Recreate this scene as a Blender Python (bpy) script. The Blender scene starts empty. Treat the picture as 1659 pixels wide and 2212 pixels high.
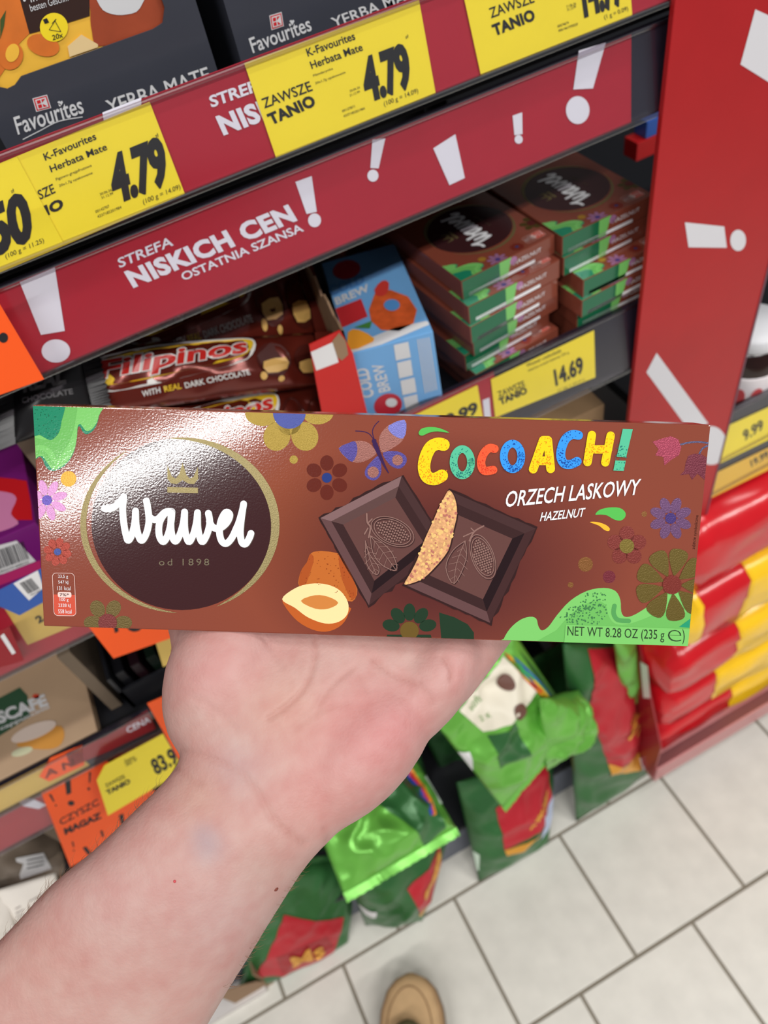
import bpy, bmesh, math, random
from mathutils import Vector, Matrix, noise

random.seed(7)
SC = bpy.context.scene
COL = SC.collection

# ------------------------------------------------------------------ camera
F_PX, CX, CY = 1645.13, 829.5, 1106.0
CAM_X = Vector((0.8836, -0.4375, -0.1668)).normalized()          # image right, in world axes
CAM_F = Vector((0.1648, 0.6239, -0.7639))
CAM_F = (CAM_F - CAM_X * CAM_F.dot(CAM_X)).normalized()           # viewing direction
CAM_D = CAM_F.cross(CAM_X).normalized()                           # image down
CAM_C = Vector((0.1710, -0.3140, 1.3418))                         # held 1.34 m above the floor, 0.36 m from the shelf fronts
cam = bpy.data.cameras.new('phone_camera')
cam.sensor_fit = 'HORIZONTAL'
cam.sensor_width = 36.0
cam.lens = 36.0 * F_PX / 1659.0
cam.clip_start = 0.01
cam.dof.use_dof = True
cam.dof.focus_distance = 0.258
cam.dof.aperture_fstop = 18.0
cam_ob = bpy.data.objects.new('phone_camera', cam)
COL.objects.link(cam_ob)
cam_ob.matrix_world = Matrix((
    (CAM_X.x, -CAM_D.x, -CAM_F.x, CAM_C.x),
    (CAM_X.y, -CAM_D.y, -CAM_F.y, CAM_C.y),
    (CAM_X.z, -CAM_D.z, -CAM_F.z, CAM_C.z),
    (0, 0, 0, 1)))
SC.camera = cam_ob

# ------------------------------------------------------------------ light
world = bpy.data.worlds.new('store_hall')
SC.world = world
world.use_nodes = True
world.node_tree.nodes['Background'].inputs[0].default_value = (0.92, 0.95, 1.0, 1)
world.node_tree.nodes['Background'].inputs[1].default_value = 0.19


def strip_light(x, y, z, lx, ly, power, col=(1.0, 0.98, 0.955)):
    l = bpy.data.lights.new('ceiling_strip_light', 'AREA')
    l.shape = 'RECTANGLE'
    l.size, l.size_y = lx, ly
    l.energy = power
    l.color = col
    o = bpy.data.objects.new('ceiling_strip_light', l)
    COL.objects.link(o)
    o.location = (x, y, z)
    return o


# rows of fluorescent strips under the hall ceiling, running along the aisle
strip_light(-1.95, -2.38, 3.4, 1.5, 0.07, 58)
strip_light(0.35, -2.36, 3.4, 1.5, 0.10, 66)
strip_light(2.65, -2.36, 3.4, 1.5, 0.10, 66)
strip_light(-1.0, -0.55, 3.4, 1.5, 0.10, 17)
strip_light(1.3, -0.55, 3.4, 1.5, 0.10, 17)

SC.view_settings.view_transform = 'Standard'
SC.view_settings.look = 'None'
SC.view_settings.exposure = 0.0
SC.view_settings.gamma = 1.0
SC.view_settings.use_curve_mapping = False


# ------------------------------------------------------------------ measuring helpers: photo pixel -> place in the store
def ray(x, y):
    return CAM_X * ((x - CX) / F_PX) + CAM_D * ((y - CY) / F_PX) + CAM_F


def at_y(x, y, Y):
    d = ray(x, y)
    return CAM_C + d * ((Y - CAM_C.y) / d.y)


def at_z(x, y, Z):
    d = ray(x, y)
    return CAM_C + d * ((Z - CAM_C.z) / d.z)


def at_d(x, y, D):
    return CAM_C + ray(x, y) * D


def to_px(P):
    v = P - CAM_C
    w = v.dot(CAM_F)
    return F_PX * v.dot(CAM_X) / w + CX, F_PX * v.dot(CAM_D) / w + CY


def crop(ox, oy, s):
    return lambda x, y: (ox + x / s, oy + y / s)


def frame(origin, xdir, ydir):
    x = Vector(xdir).normalized()
    y = Vector(ydir)
    y = (y - x * y.dot(x)).normalized()
    z = x.cross(y)
    o = Vector(origin)
    return Matrix(((x.x, y.x, z.x, o.x), (x.y, y.y, z.y, o.y), (x.z, y.z, z.z, o.z), (0, 0, 0, 1)))


class Plane:
    """A flat face somewhere in the store: its frame, and where a sighted point falls on it."""
    def __init__(self, M):
        self.M = M
        self.inv = M.inverted()
        self.n = Vector((M[0][2], M[1][2], M[2][2]))
        self.o = M.translation.copy()

    def px(self, x, y):
        d = ray(x, y)
        P = CAM_C + d * ((self.o - CAM_C).dot(self.n) / d.dot(self.n))
        q = self.inv @ P
        return (q.x, q.y)


# ------------------------------------------------------------------ materials
def lin(c):
    c = c / 255.0
    return c / 12.92 if c <= 0.04045 else ((c + 0.055) / 1.055) ** 2.4


def rgb(r, g, b):
    return (lin(r), lin(g), lin(b), 1.0)


MATS = {}


def mat(name, col, rough=0.5, metal=0.0, spec=0.5, bump=0.0, bscale=300.0, vary=0.0, vscale=30.0, coat=0.0, sss=0.0,
        attr=None, bdist=0.001, detail=2.0):
    if name in MATS:
        return MATS[name]
    m = bpy.data.materials.new(name)
    m.use_nodes = True
    nt = m.node_tree
    p = nt.nodes['Principled BSDF']
    base = rgb(*col)
    p.inputs['Base Color'].default_value = base
    p.inputs['Roughness'].default_value = rough
    p.inputs['Metallic'].default_value = metal
    p.inputs['Specular IOR Level'].default_value = spec
    if coat:
        p.inputs['Coat Weight'].default_value = coat
        p.inputs['Coat Roughness'].default_value = 0.12
    if sss:
        p.inputs['Subsurface Weight'].default_value = sss
        p.inputs['Subsurface Radius'].default_value = (1.0, 0.35, 0.2)
        p.inputs['Subsurface Scale'].default_value = 0.004
    tc = None
    if bump or vary:
        tc = nt.nodes.new('ShaderNodeTexCoord')
    src = None
    if attr:
        a = nt.nodes.new('ShaderNodeAttribute')
        a.attribute_name = attr
        src = a.outputs['Color']
        nt.links.new(src, p.inputs['Base Color'])
    if vary:
        n = nt.nodes.new('ShaderNodeTexNoise')
        n.inputs['Scale'].default_value = vscale
        n.inputs['Detail'].default_value = 4.0
        nt.links.new(tc.outputs['Object'], n.inputs['Vector'])
        mx = nt.nodes.new('ShaderNodeMix')
        mx.data_type = 'RGBA'
        mx.blend_type = 'MULTIPLY'
        mx.inputs['Factor'].default_value = 1.0
        rp = nt.nodes.new('ShaderNodeMapRange')
        rp.inputs['From Min'].default_value = 0.3
        rp.inputs['From Max'].default_value = 0.7
        rp.inputs['To Min'].default_value = 1.0 - vary
        rp.inputs['To Max'].default_value = 1.0 + vary
        nt.links.new(n.outputs['Fac'], rp.inputs['Value'])
        if src is not None:
            nt.links.new(src, mx.inputs['A'])
        else:
            mx.inputs['A'].default_value = base
        nt.links.new(rp.outputs['Result'], mx.inputs['B'])
        nt.links.new(mx.outputs['Result'], p.inputs['Base Color'])
    if bump:
        n = nt.nodes.new('ShaderNodeTexNoise')
        n.inputs['Scale'].default_value = bscale
        n.inputs['Detail'].default_value = detail
        nt.links.new(tc.outputs['Object'], n.inputs['Vector'])
        b = nt.nodes.new('ShaderNodeBump')
        b.inputs['Strength'].default_value = bump
        b.inputs['Distance'].default_value = bdist
        nt.links.new(n.outputs['Fac'], b.inputs['Height'])
        nt.links.new(b.outputs['Normal'], p.inputs['Normal'])
    MATS[name] = m
    return m


def clear_mat(name, tint=(1, 1, 1), gloss=0.08, rough=0.12):
    if name in MATS:
        return MATS[name]
    m = bpy.data.materials.new(name)
    m.use_nodes = True
    nt = m.node_tree
    nt.nodes.remove(nt.nodes['Principled BSDF'])
    out = nt.nodes['Material Output']
    t = nt.nodes.new('ShaderNodeBsdfTransparent')
    t.inputs[0].default_value = (*tint, 1)
    g = nt.nodes.new('ShaderNodeBsdfGlossy')
    g.inputs['Roughness'].default_value = rough
    mx = nt.nodes.new('ShaderNodeMixShader')
    mx.inputs[0].default_value = gloss
    nt.links.new(t.outputs[0], mx.inputs[1])
    nt.links.new(g.outputs[0], mx.inputs[2])
    nt.links.new(mx.outputs[0], out.inputs[0])
    MATS[name] = m
    return m


# ------------------------------------------------------------------ objects
def link(name, me, material=None, parent=None, M=None, smooth=False):
    o = bpy.data.objects.new(name, me)
    COL.objects.link(o)
    if material is not None and not me.materials:
        me.materials.append(material)
    if parent is not None:
        o.parent = parent
    if M is not None:
        o.matrix_basis = M
    if smooth:
        for p in me.polygons:
            p.use_smooth = True
    return o


def tag(o, label, cat, group=None):
    o['label'] = label
    o['category'] = cat
    if group:
        o['group'] = group
    return o


def thing(name, label, cat, M=None, group=None):
    o = bpy.data.objects.new(name, None)
    COL.objects.link(o)
    o.empty_display_size = 0.02
    if M is not None:
        o.matrix_world = M
    return tag(o, label, cat, group)


def struct(o):
    o['kind'] = 'structure'
    return o


class MB:
    """Collects solid shapes into one mesh."""
    def __init__(self):
        self.v, self.f = [], []

    def add(self, vs, fs):
        n = len(self.v)
        self.v += [tuple(p) for p in vs]
        self.f += [tuple(i + n for i in f) for f in fs]
        return self

    def box(self, a, b, M=None):
        (x0, y0, z0), (x1, y1, z1) = a, b
        vs = [Vector(p) for p in ((x0, y0, z0), (x1, y0, z0), (x1, y1, z0), (x0, y1, z0), (x0, y0, z1), (x1, y0, z1), (x1, y1, z1), (x0, y1, z1))]
        if M is not None:
            vs = [M @ p for p in vs]
        return self.add(vs, [(0, 3, 2, 1), (4, 5, 6, 7), (0, 1, 5, 4), (1, 2, 6, 5), (2, 3, 7, 6), (3, 0, 4, 7)])

    def prism(self, pts, z0, z1):
        """2-D outline raised from z0 to z1."""
        a = sum(pts[i][0] * pts[(i + 1) % len(pts)][1] - pts[(i + 1) % len(pts)][0] * pts[i][1] for i in range(len(pts)))
        if a < 0:
            pts = pts[::-1]
        n = len(pts)
        vs = [(p[0], p[1], z0) for p in pts] + [(p[0], p[1], z1) for p in pts]
        fs = [tuple(range(n))[::-1], tuple(range(n, 2 * n))] + [(i, (i + 1) % n, n + (i + 1) % n, n + i) for i in range(n)]
        return self.add(vs, fs)

    def rings(self, rs, cap=True, closed=True):
        n = len(rs[0])
        vs = [p for r in rs for p in r]
        fs = []
        for k in range(len(rs) - 1):
            for i in range(n if closed else n - 1):
                j = (i + 1) % n
                fs.append((k * n + i, k * n + j, (k + 1) * n + j, (k + 1) * n + i))
        if cap:
            fs.append(tuple(range(n))[::-1])
            fs.append(tuple((len(rs) - 1) * n + i for i in range(n)))
        return self.add(vs, fs)

    def lathe(self, prof, M=None, n=24):
        M = M or Matrix.Identity(4)
        rs = [[M @ Vector((r * math.cos(2 * math.pi * i / n), r * math.sin(2 * math.pi * i / n), z)) for i in range(n)] for r, z in prof]
        return self.rings(rs)

    def mesh(self, name):
        me = bpy.data.meshes.new(name)
        me.from_pydata([tuple(p) for p in self.v], [], self.f)
        me.validate()
        return me

    def build(self, name, material, parent=None, M=None, smooth=False, bevel=0.0, seg=2):
        me = self.mesh(name)
        if bevel:
            bm = bmesh.new()
            bm.from_mesh(me)
            bmesh.ops.remove_doubles(bm, verts=bm.verts, dist=1e-6)
            bmesh.ops.recalc_face_normals(bm, faces=bm.faces)
            es = [e for e in bm.edges if len(e.link_faces) == 2 and e.calc_face_angle(0) > 0.6]
            bmesh.ops.bevel(bm, geom=es, offset=bevel, segments=seg, affect='EDGES', profile=0.6)
            bm.to_mesh(me)
            bm.free()
        return link(name, me, material, parent, M, smooth)


# ------------------------------------------------------------------ flat print
TXT = {}


def text_mesh(s, bold=0.0, shear=0.0, space=1.0):
    key = (s, bold, shear, space)
    if key in TXT:
        return TXT[key]
    c = bpy.data.curves.new('print', 'FONT')
    c.body = s
    c.size = 1.0
    c.offset = bold
    c.shear = shear
    c.space_character = space
    c.resolution_u = 3
    c.fill_mode = 'FRONT'
    o = bpy.data.objects.new('print', c)
    COL.objects.link(o)
    dg = bpy.context.evaluated_depsgraph_get()
    me = o.evaluated_get(dg).to_mesh()
    vs = [(v.co.x, v.co.y) for v in me.vertices]
    fs = [tuple(p.vertices) for p in me.polygons]
    o.evaluated_get(dg).to_mesh_clear()
    bpy.data.objects.remove(o)
    bpy.data.curves.remove(c)
    x0 = min(v[0] for v in vs)
    x1 = max(v[0] for v in vs)
    y0 = min(v[1] for v in vs)
    y1 = max(v[1] for v in vs)
    vs = [((v[0] - x0) / (x1 - x0), (v[1] - y0) / (y1 - y0)) for v in vs]
    TXT[key] = (vs, fs)
    return TXT[key]


def spline(pts, n=6, closed=False):
    out = []
    N = len(pts)
    rng = range(N if closed else N - 1)
    for i in rng:
        if closed:
            p0, p1, p2, p3 = (pts[(i + k - 1) % N] for k in range(4))
        else:
            p0, p1, p2, p3 = pts[max(i - 1, 0)], pts[i], pts[i + 1], pts[min(i + 2, N - 1)]
        for k in range(n):
            t = k / n
            out.append(tuple(0.5 * (2 * b + (c - a) * t + (2 * a - 5 * b + 4 * c - d) * t * t + (3 * b - a - 3 * c + d) * t ** 3)
                             for a, b, c, d in zip(p0, p1, p2, p3)))
    if not closed:
        out.append(tuple(pts[-1]))
    return out


def circle(cx, cy, rx, ry=None, n=20, rot=0.0):
    ry = rx if ry is None else ry
    c, s = math.cos(rot), math.sin(rot)
    return [(cx + rx * math.cos(a) * c - ry * math.sin(a) * s, cy + rx * math.cos(a) * s + ry * math.sin(a) * c)
            for a in (2 * math.pi * i / n for i in range(n))]


def inside(p, poly):
    r = False
    j = len(poly) - 1
    for i in range(len(poly)):
        a, b = poly[i], poly[j]
        if (a[1] > p[1]) != (b[1] > p[1]) and p[0] < (b[0] - a[0]) * (p[1] - a[1]) / (b[1] - a[1]) + a[0]:
            r = not r
        j = i
    return r


def clip(poly, test):
    """Sutherland-Hodgman against one half-plane a*x + b*y <= c."""
    a, b, c = test
    out = []
    for i in range(len(poly)):
        p, q = poly[i], poly[(i + 1) % len(poly)]
        dp, dq = a * p[0] + b * p[1] - c, a * q[0] + b * q[1] - c
        if dp <= 0:
            out.append(p)
        if (dp < 0 < dq) or (dq < 0 < dp):
            t = dp / (dp - dq)
            out.append((p[0] + (q[0] - p[0]) * t, p[1] + (q[1] - p[1]) * t))
    return out


class Ink:
    """One colour of flat print on a face; points go through `fn` to face coordinates."""
    def __init__(self, fn=None, clips=()):
        self.v, self.f, self.zz = [], [], []
        self.lvl, self.zoff = 0, 0.0
        self.fn = fn or (lambda x, y: (x, y))
        self.clips = clips

    def raw(self, pts):
        for c in self.clips:
            pts = clip(pts, c)
        if len(pts) < 3:
            return self
        a = sum(pts[i][0] * pts[(i + 1) % len(pts)][1] - pts[(i + 1) % len(pts)][0] * pts[i][1] for i in range(len(pts)))
        if a < 0:
            pts = pts[::-1]
        n = len(self.v)
        self.v += pts
        self.zz += [(self.lvl % 25) * 2e-6 + self.zoff] * len(pts)
        self.f.append(tuple(range(n, n + len(pts))))
        return self

    def poly(self, pts, smooth=0, step=True):
        if step:
            self.lvl += 1
        if smooth:
            pts = spline(pts, smooth, True)
        return self.raw([self.fn(*p) for p in pts])

    def disc(self, cx, cy, rx, ry=None, n=20, rot=0.0):
        return self.poly(circle(cx, cy, rx, ry, n, rot))

    def stroke(self, pts, w, smooth=5, w1=None, cap=True, qstep=0.0):
        pts = spline(pts, smooth) if smooth and len(pts) > 2 else pts
        N = len(pts)
        L, Rr = [], []
        for i, p in enumerate(pts):
            a, b = pts[max(i - 1, 0)], pts[min(i + 1, N - 1)]
            dx, dy = b[0] - a[0], b[1] - a[1]
            l = math.hypot(dx, dy) or 1
            ww = w if w1 is None else w + (w1 - w) * i / (N - 1)
            L.append((p[0] - dy / l * ww / 2, p[1] + dx / l * ww / 2))
            Rr.append((p[0] + dy / l * ww / 2, p[1] - dx / l * ww / 2))
        self.lvl += 1
        for i in range(N - 1):
            self.zoff += qstep
            self.poly([L[i], L[i + 1], Rr[i + 1], Rr[i]], step=False)
        if cap:
            for p, a, b in ((pts[0], L[0], Rr[0]), (pts[-1], Rr[-1], L[-1])):
                r = math.hypot(a[0] - p[0], a[1] - p[1])
                t0 = math.atan2(a[1] - p[1], a[0] - p[0])
                self.poly([a] + [(p[0] + r * math.cos(t0 + math.pi * q / 7), p[1] + r * math.sin(t0 + math.pi * q / 7)) for q in range(1, 7)] + [b], step=False)
        return self

    def text(self, s, p0, p1, ptop, bold=0.0, shear=0.0, space=1.0):
        """s fitted between p0 (bottom left), p1 (bottom right) and ptop (top left)."""
        vs, fs = text_mesh(s, bold, shear, space)
        n = len(self.v)
        self.lvl += 1
        self.zz += [(self.lvl % 25) * 2e-6] * len(vs)
        for u, v in vs:
            self.v.append(self.fn(p0[0] + (p1[0] - p0[0]) * u + (ptop[0] - p0[0]) * v, p0[1] + (p1[1] - p0[1]) * u + (ptop[1] - p0[1]) * v))
        for f in fs:
            a, b, c = (self.v[n + i] for i in f[:3])
            f2 = f if (b[0] - a[0]) * (c[1] - a[1]) - (b[1] - a[1]) * (c[0] - a[0]) > 0 else f[::-1]
            self.f.append(tuple(i + n for i in f2))
        return self

    def nudge(self, dx):
        """thicken: the same print once more on each side"""
        v, f, z = list(self.v), list(self.f), list(self.zz)
        for k, d in enumerate((-dx, dx)):
            n = len(self.v)
            self.v += [(x + d, y) for x, y in v]
            self.zz += [q + 4e-6 * (k + 1) for q in z]
            self.f += [tuple(i + n for i in q) for q in f]
        return self

    def specks(self, poly, n, r, seed=0, bias=None):
        rnd = random.Random(seed)
        xs = [p[0] for p in poly]
        ys = [p[1] for p in poly]
        k = 0
        for _ in range(n * 6):
            p = (rnd.uniform(min(xs), max(xs)), rnd.uniform(min(ys), max(ys)))
            if inside(p, poly) and (bias is None or rnd.random() < bias(p, ys)):
                self.disc(p[0], p[1], r * rnd.uniform(.5, 1.2), n=6)
                k += 1
                if k >= n:
                    break
        return self

    def build(self, name, material, parent, z=0.0002, surf=None):
        me = bpy.data.meshes.new(name)
        zz = self.zz if len(self.zz) == len(self.v) else [0.0] * len(self.v)
        vs = [(x, y, z + q) for (x, y), q in zip(self.v, zz)] if surf is None else [tuple(surf(x, y, z + q * 10)) for (x, y), q in zip(self.v, zz)]
        me.from_pydata(vs, [], self.f)
        me.validate()
        return link(name, me, material, parent)


def under(child, parent):
    """make a piece the sub-part of another piece of the same thing"""
    m = parent.matrix_basis.inverted() @ child.matrix_basis
    child.parent = parent
    child.matrix_basis = m


def nest(root, rules):
    """rules: {sub-part name: part name}"""
    kids = list(root.children)
    by = {}
    for c in kids:
        by.setdefault(c.name.split('.')[0], []).append(c)
    for c in kids:
        p = rules.get(c.name.split('.')[0])
        if p and p in by and by[p][0] is not c:
            under(c, by[p][0])


def copy_tree(o, parent=None):
    c = o.copy()
    COL.objects.link(c)
    c.parent = parent
    for ch in o.children:
        copy_tree(ch, c)
    return c


def paper(name, plane, corners, material, parent, thick=0.0005, z=0.0, bevel=0.0):
    """A thin sheet on a face: corners are sighted points."""
    pts = [plane.px(*c) for c in corners]
    return MB().prism(pts, z, z + thick).build(name, material, parent, bevel=bevel)

# ================================================================== the setting
M_TILE = mat('cream_floor_tile', (217, 214, 205), 0.35, vary=0.06, vscale=26, bump=0.05, bscale=60)
M_GROUT = mat('grey_grout', (128, 120, 106), 0.9)
M_BLACK = mat('black_shelf_metal', (24, 25, 30), 0.45)
M_DARK = mat('dark_rail_plastic', (40, 38, 52), 0.35)
M_GREYBLUE = mat('grey_blue_plinth', (98, 102, 116), 0.5)
M_RED = mat('red_rail_paper', (172, 32, 52), 0.45, vary=0.03)
M_REDB = mat('red_board_paper', (176, 26, 30), 0.42, vary=0.03)
M_WHITE = mat('white_print', (226, 224, 236), 0.5)
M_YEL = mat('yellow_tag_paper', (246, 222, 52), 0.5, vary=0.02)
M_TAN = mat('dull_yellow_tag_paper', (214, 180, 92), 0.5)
M_INK = mat('black_print', (26, 26, 30), 0.6)
M_LIP = clear_mat('clear_rail_lip', (0.80, 0.76, 0.80), 0.22, 0.22)
M_CLEAR = clear_mat('clear_rail_cover', gloss=0.05, rough=0.18)
M_ORANGE = mat('orange_sign_paper', (255, 92, 22), 0.55)
M_KRAFT = mat('kraft_card', (150, 120, 92), 0.8, vary=0.06)
M_KRAFT_D = mat('dark_kraft_card', (120, 104, 86), 0.8, vary=0.06)
M_PAPERW = mat('white_paper', (232, 230, 230), 0.6)

# floor of separate tiles in half bond
floor = struct(MB().box((-1.4, -1.6, -0.03), (2.2, 0.6, -0.0025)).build('floor', M_GROUT))
T = 0.2
tile_me = None
for j in range(-7, 2):
    for i in range(-6, 10):
        x = i * T + (0.1 if j % 2 == 0 else 0.0)
        y = j * T
        if j == 1 and not (-1.2 < x < 1.8):
            continue
        if tile_me is None:
            o = MB().box((0.0025, 0.0025, -0.01), (T - 0.0025, T - 0.0025, 0)).build('tile', M_TILE, floor, bevel=0.0012)
            tile_me = o.data
        else:
            o = link('tile', tile_me, None, floor)
        o.location = (x, y, 0)

# shelving unit: back panels, uprights, plinths
unit = thing('shelving_unit', 'black metal shelving unit with grey plinth standing behind all the goods', 'shelving', Matrix.Translation((0.5, 0.3, 0)))


def ub(name, a, b, m, bevel=0.001):
    off = Vector((0.5, 0.3, 0))
    return MB().box(Vector(a) - off, Vector(b) - off).build(name, m, unit, bevel=bevel)


ub('back_panel', (-0.9, 0.47, 0.1), (0.54, 0.48, 1.75), M_BLACK)
ub('back_panel', (0.59, 0.47, 0.1), (1.6, 0.48, 1.75), M_BLACK)
ub('upright', (0.542, 0.42, 0.0), (0.588, 0.5, 1.8), M_BLACK)
ub('upright', (-0.95, 0.42, 0.0), (-0.902, 0.5, 1.8), M_BLACK)
ub('plinth', (-0.9, 0.055, 0.0), (0.54, 0.065, 0.095), M_GREYBLUE)
ub('base_deck', (-0.9, 0.055, 0.0955), (0.54, 0.47, 0.105), M_BLACK)
ub('plinth', (0.59, 0.075, 0.0), (1.6, 0.085, 0.055), M_GREYBLUE)
ub('base_deck', (0.59, 0.075, 0.0555), (1.6, 0.47, 0.061), M_BLACK)


class Rail(Plane):
    pass


def make_shelf(label, x0, x1, yf, ztop, rails, bmat=None):
    """One shelf: the board and its front price rails. rails: (z0, z1, tilt, insert material or None)"""
    base = Matrix.Translation(((x0 + x1) / 2, yf, ztop - 0.014))
    s = thing('store_shelf', label, 'shelf', base)
    inv = base.inverted()
    MB().box((x0, yf + 0.010, ztop - 0.014), (x1, 0.465, ztop), inv).build('board', bmat or M_BLACK, s, bevel=0.001)
    out = []
    for z0, z1, tilt, ins in rails:
        P = Rail(frame((0, yf - 0.004, z0), (1, 0, 0), (0, tilt, 1)))
        h = (z1 - z0) * math.sqrt(1 + tilt * tilt)
        L = inv @ P.M
        MB().box((x0, -0.001, -0.004), (x1, h + 0.001, -0.0006)).build('rail_backing', M_DARK, s, L, bevel=0.0006)
        if ins is not None:
            MB().box((x0, 0.0, -0.0005), (ins[1], h + (0.0018 if z0 > 1.17 else 0.0), 0.0)).build('rail_insert', ins[0], s, L)
        MB().box((x0, -0.0022, -0.003), (x1, 0.0006, 0.0030)).build('rail_lip', M_LIP, s, L, bevel=0.0008)
        MB().box((x0, h - 0.0006, -0.003), (x1, h + 0.0016, 0.0026)).build('rail_lip', M_LIP, s, L, bevel=0.0008)
        MB().box((x0, 0.0004, 0.0016), (x1, h - 0.0004, 0.0020)).build('clear_cover', M_CLEAR, s, L)
        P.shelf, P.L, P.h = s, L, h
        out.append(P)
    return s, out


SH1, (R1, R1B) = make_shelf('top shelf with two price rails, the lower one reading STREFA NISKICH CEN', -0.9, 0.520, 0.05, 1.180,
                            [(1.178, 1.2175, 0.15, (M_RED, 0.520)), (1.121, 1.166, 0.12, (M_RED, 0.470))])
SH2, (R2,) = make_shelf('middle shelf with yellow tags, holding the stacked chocolate boxes', -0.9, 0.512, 0.05, 0.945,
                        [(0.926, 0.979, 0.13, (M_RED, 0.372))])
SH3, (R3, R3B) = make_shelf('lower shelf with double rail of tan and orange labels behind the wrist', -0.9, 0.520, 0.05, 0.790,
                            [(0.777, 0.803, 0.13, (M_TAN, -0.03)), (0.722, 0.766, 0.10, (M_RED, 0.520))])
SH4, (R4, R4B) = make_shelf('shelf to the right of red panel with two rows of yellow tags', 0.590, 1.6, 0.05, 0.755,
                            [(0.742, 0.796, 0.13, None), (0.690, 0.736, 0.10, None)])

# prints on the rail inserts ------------------------------------------------
c1 = crop(0, 0, 2.37)
c2 = crop(500, 0, 2.765)
c3 = crop(1000, 0, 2.5175)
c4 = crop(0, 350, 2.07375)
c5 = crop(650, 400, 2.07375)
c6 = crop(1300, 500, 3.688)


def on(plane, cr=None):
    if cr is None:
        return lambda x, y: plane.px(x, y)
    return lambda x, y: plane.px(*cr(x, y))


def rail_print(rail, name, ink, material, z=0.0004):
    o = ink.build(name, material, rail.shelf, z)
    o.matrix_basis = rail.L
    return o


k = Ink(on(R1, c1))
k.text('STREFA', (1082, 552), (1380, 445), (1065, 492), 0.03)
k.text('NISKICH CEN', (1145, 695), (1960, 395), (1100, 595), 0.05, 0, 1.08)
rail_print(R1, 'insert_lettering', k, M_WHITE)
rail_print(R1, 'white_slip', Ink(on(R1, c1)).poly([(523, 575), (722, 497), (722, 560), (535, 640)]), M_WHITE, 0.00055)

k = Ink(on(R1B, c4))
k.text('STREFA', (535, 475), (778, 372), (523, 432), 0.02)
k.text('NISKICH CEN', (598, 565), (1333, 262), (553, 490), 0.05, 0, 1.08)
k.text('OSTATNIA SZANSA', (822, 532), (1362, 308), (805, 497), 0.02)
rail_print(R1B, 'insert_lettering', k, M_WHITE)


def marks(fn, put, bars, dots):
    for b in bars:
        put('mark_bar', Ink(fn).poly(b))
    for d in dots:
        put('mark_dot', Ink(fn).disc(*d, n=28))


put1 = lambda n, i: rail_print(R1B, n, i, M_WHITE)
marks(on(R1B, c4), put1, [[(1322, 88), (1395, 62), (1418, 222), (1372, 232)], [(88, 537), (245, 470), (290, 755), (183, 773)]],
      [(1408, 260, 29, 31), (250, 845, 64, 52)])
marks(on(R1B, c2), put1, [[(840, 832), (917, 825), (877, 1005), (828, 1002)], [(1203, 885), (1335, 800), (1392, 1062), (1300, 1105)]], [(843, 1048, 33, 36)])
marks(on(R1B, c3), put1, [[(268, 628), (320, 610), (322, 728), (278, 735)], [(628, 275), (775, 230), (705, 480), (598, 486)]],
      [(301, 757, 22, 24), (622, 598, 64, 76)])
rail_print(R2, 'insert_mark', Ink(on(R2, c5)).poly([(813, 962), (843, 950), (850, 1040), (822, 1050)]), M_WHITE)
k = Ink(on(R3B, crop(0, 1500, 3.95))).poly([(140, 900), (260, 880), (400, 940), (330, 975), (200, 950)])
rail_print(R3B, 'insert_mark', k, M_WHITE)

# ================================================================== price tags
GT = 'yellow price tags on the shelf rails'


def tag_thing(rail, label, corners, m=M_YEL, lift=0.0006, name='price_tag', cat='price tag', group=GT):
    pts = [rail.px(*c) for c in corners]
    bx = sum(p[0] for p in pts) / len(pts)
    by = min(p[1] for p in pts)
    M = rail.M @ Matrix.Translation((bx, by, lift))
    t = thing(name, label, cat, M, group)
    P = Plane(M)
    P.t = t
    MB().prism([P.px(*c) for c in corners], 0.0, 0.0004).build('paper', m, t)
    return P


def zt(a, b, cr):
    return [cr(*p) for p in (a if b is None else a + b)]


# 4.79 tag in the middle of the top rail
P = tag_thing(R1, 'yellow price tag reading 4.79 between two red gaps on top rail', zt([(75, 378), (1118, 0), (1217, 553), (265, 940)], None, c2))
k = Ink(on(P, c2))
k.text('ZAWSZE', (195, 648), (485, 540), (172, 590), 0.012)
k.text('TANIO', (238, 748), (508, 628), (205, 682), 0.05, 0, 1.08)
k.text('K-Favourites', (455, 338), (740, 235), (440, 292), 0.015)
k.text('Herbata Mate', (478, 412), (785, 300), (463, 368), 0.015)
k.text('Mandarynka', (488, 462), (605, 418), (484, 444))
k.text('20x1,7g opakowanie', (500, 508), (680, 440), (496, 490))
k.text('(100 g = 14.09)', (912, 642), (1115, 560), (905, 606))
k.text('30.06.26', (705, 550), (765, 525), (702, 537))
k.text('31.12.99', (705, 577), (765, 552), (702, 563))
k.text('00127871', (660, 670), (735, 640), (656, 656))
k.text('4337185201984', (668, 700), (795, 652), (664, 686))
k.text('zł', (1037, 232), (1055, 222), (1033, 212))
k.build('lettering', M_INK, P.t, 0.0006)
Ink(on(P, c2)).text('4.79', (812, 628), (1085, 522), (760, 352), 0.044).nudge(0.00030).build('price_figures', M_INK, P.t, 0.0006)

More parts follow.
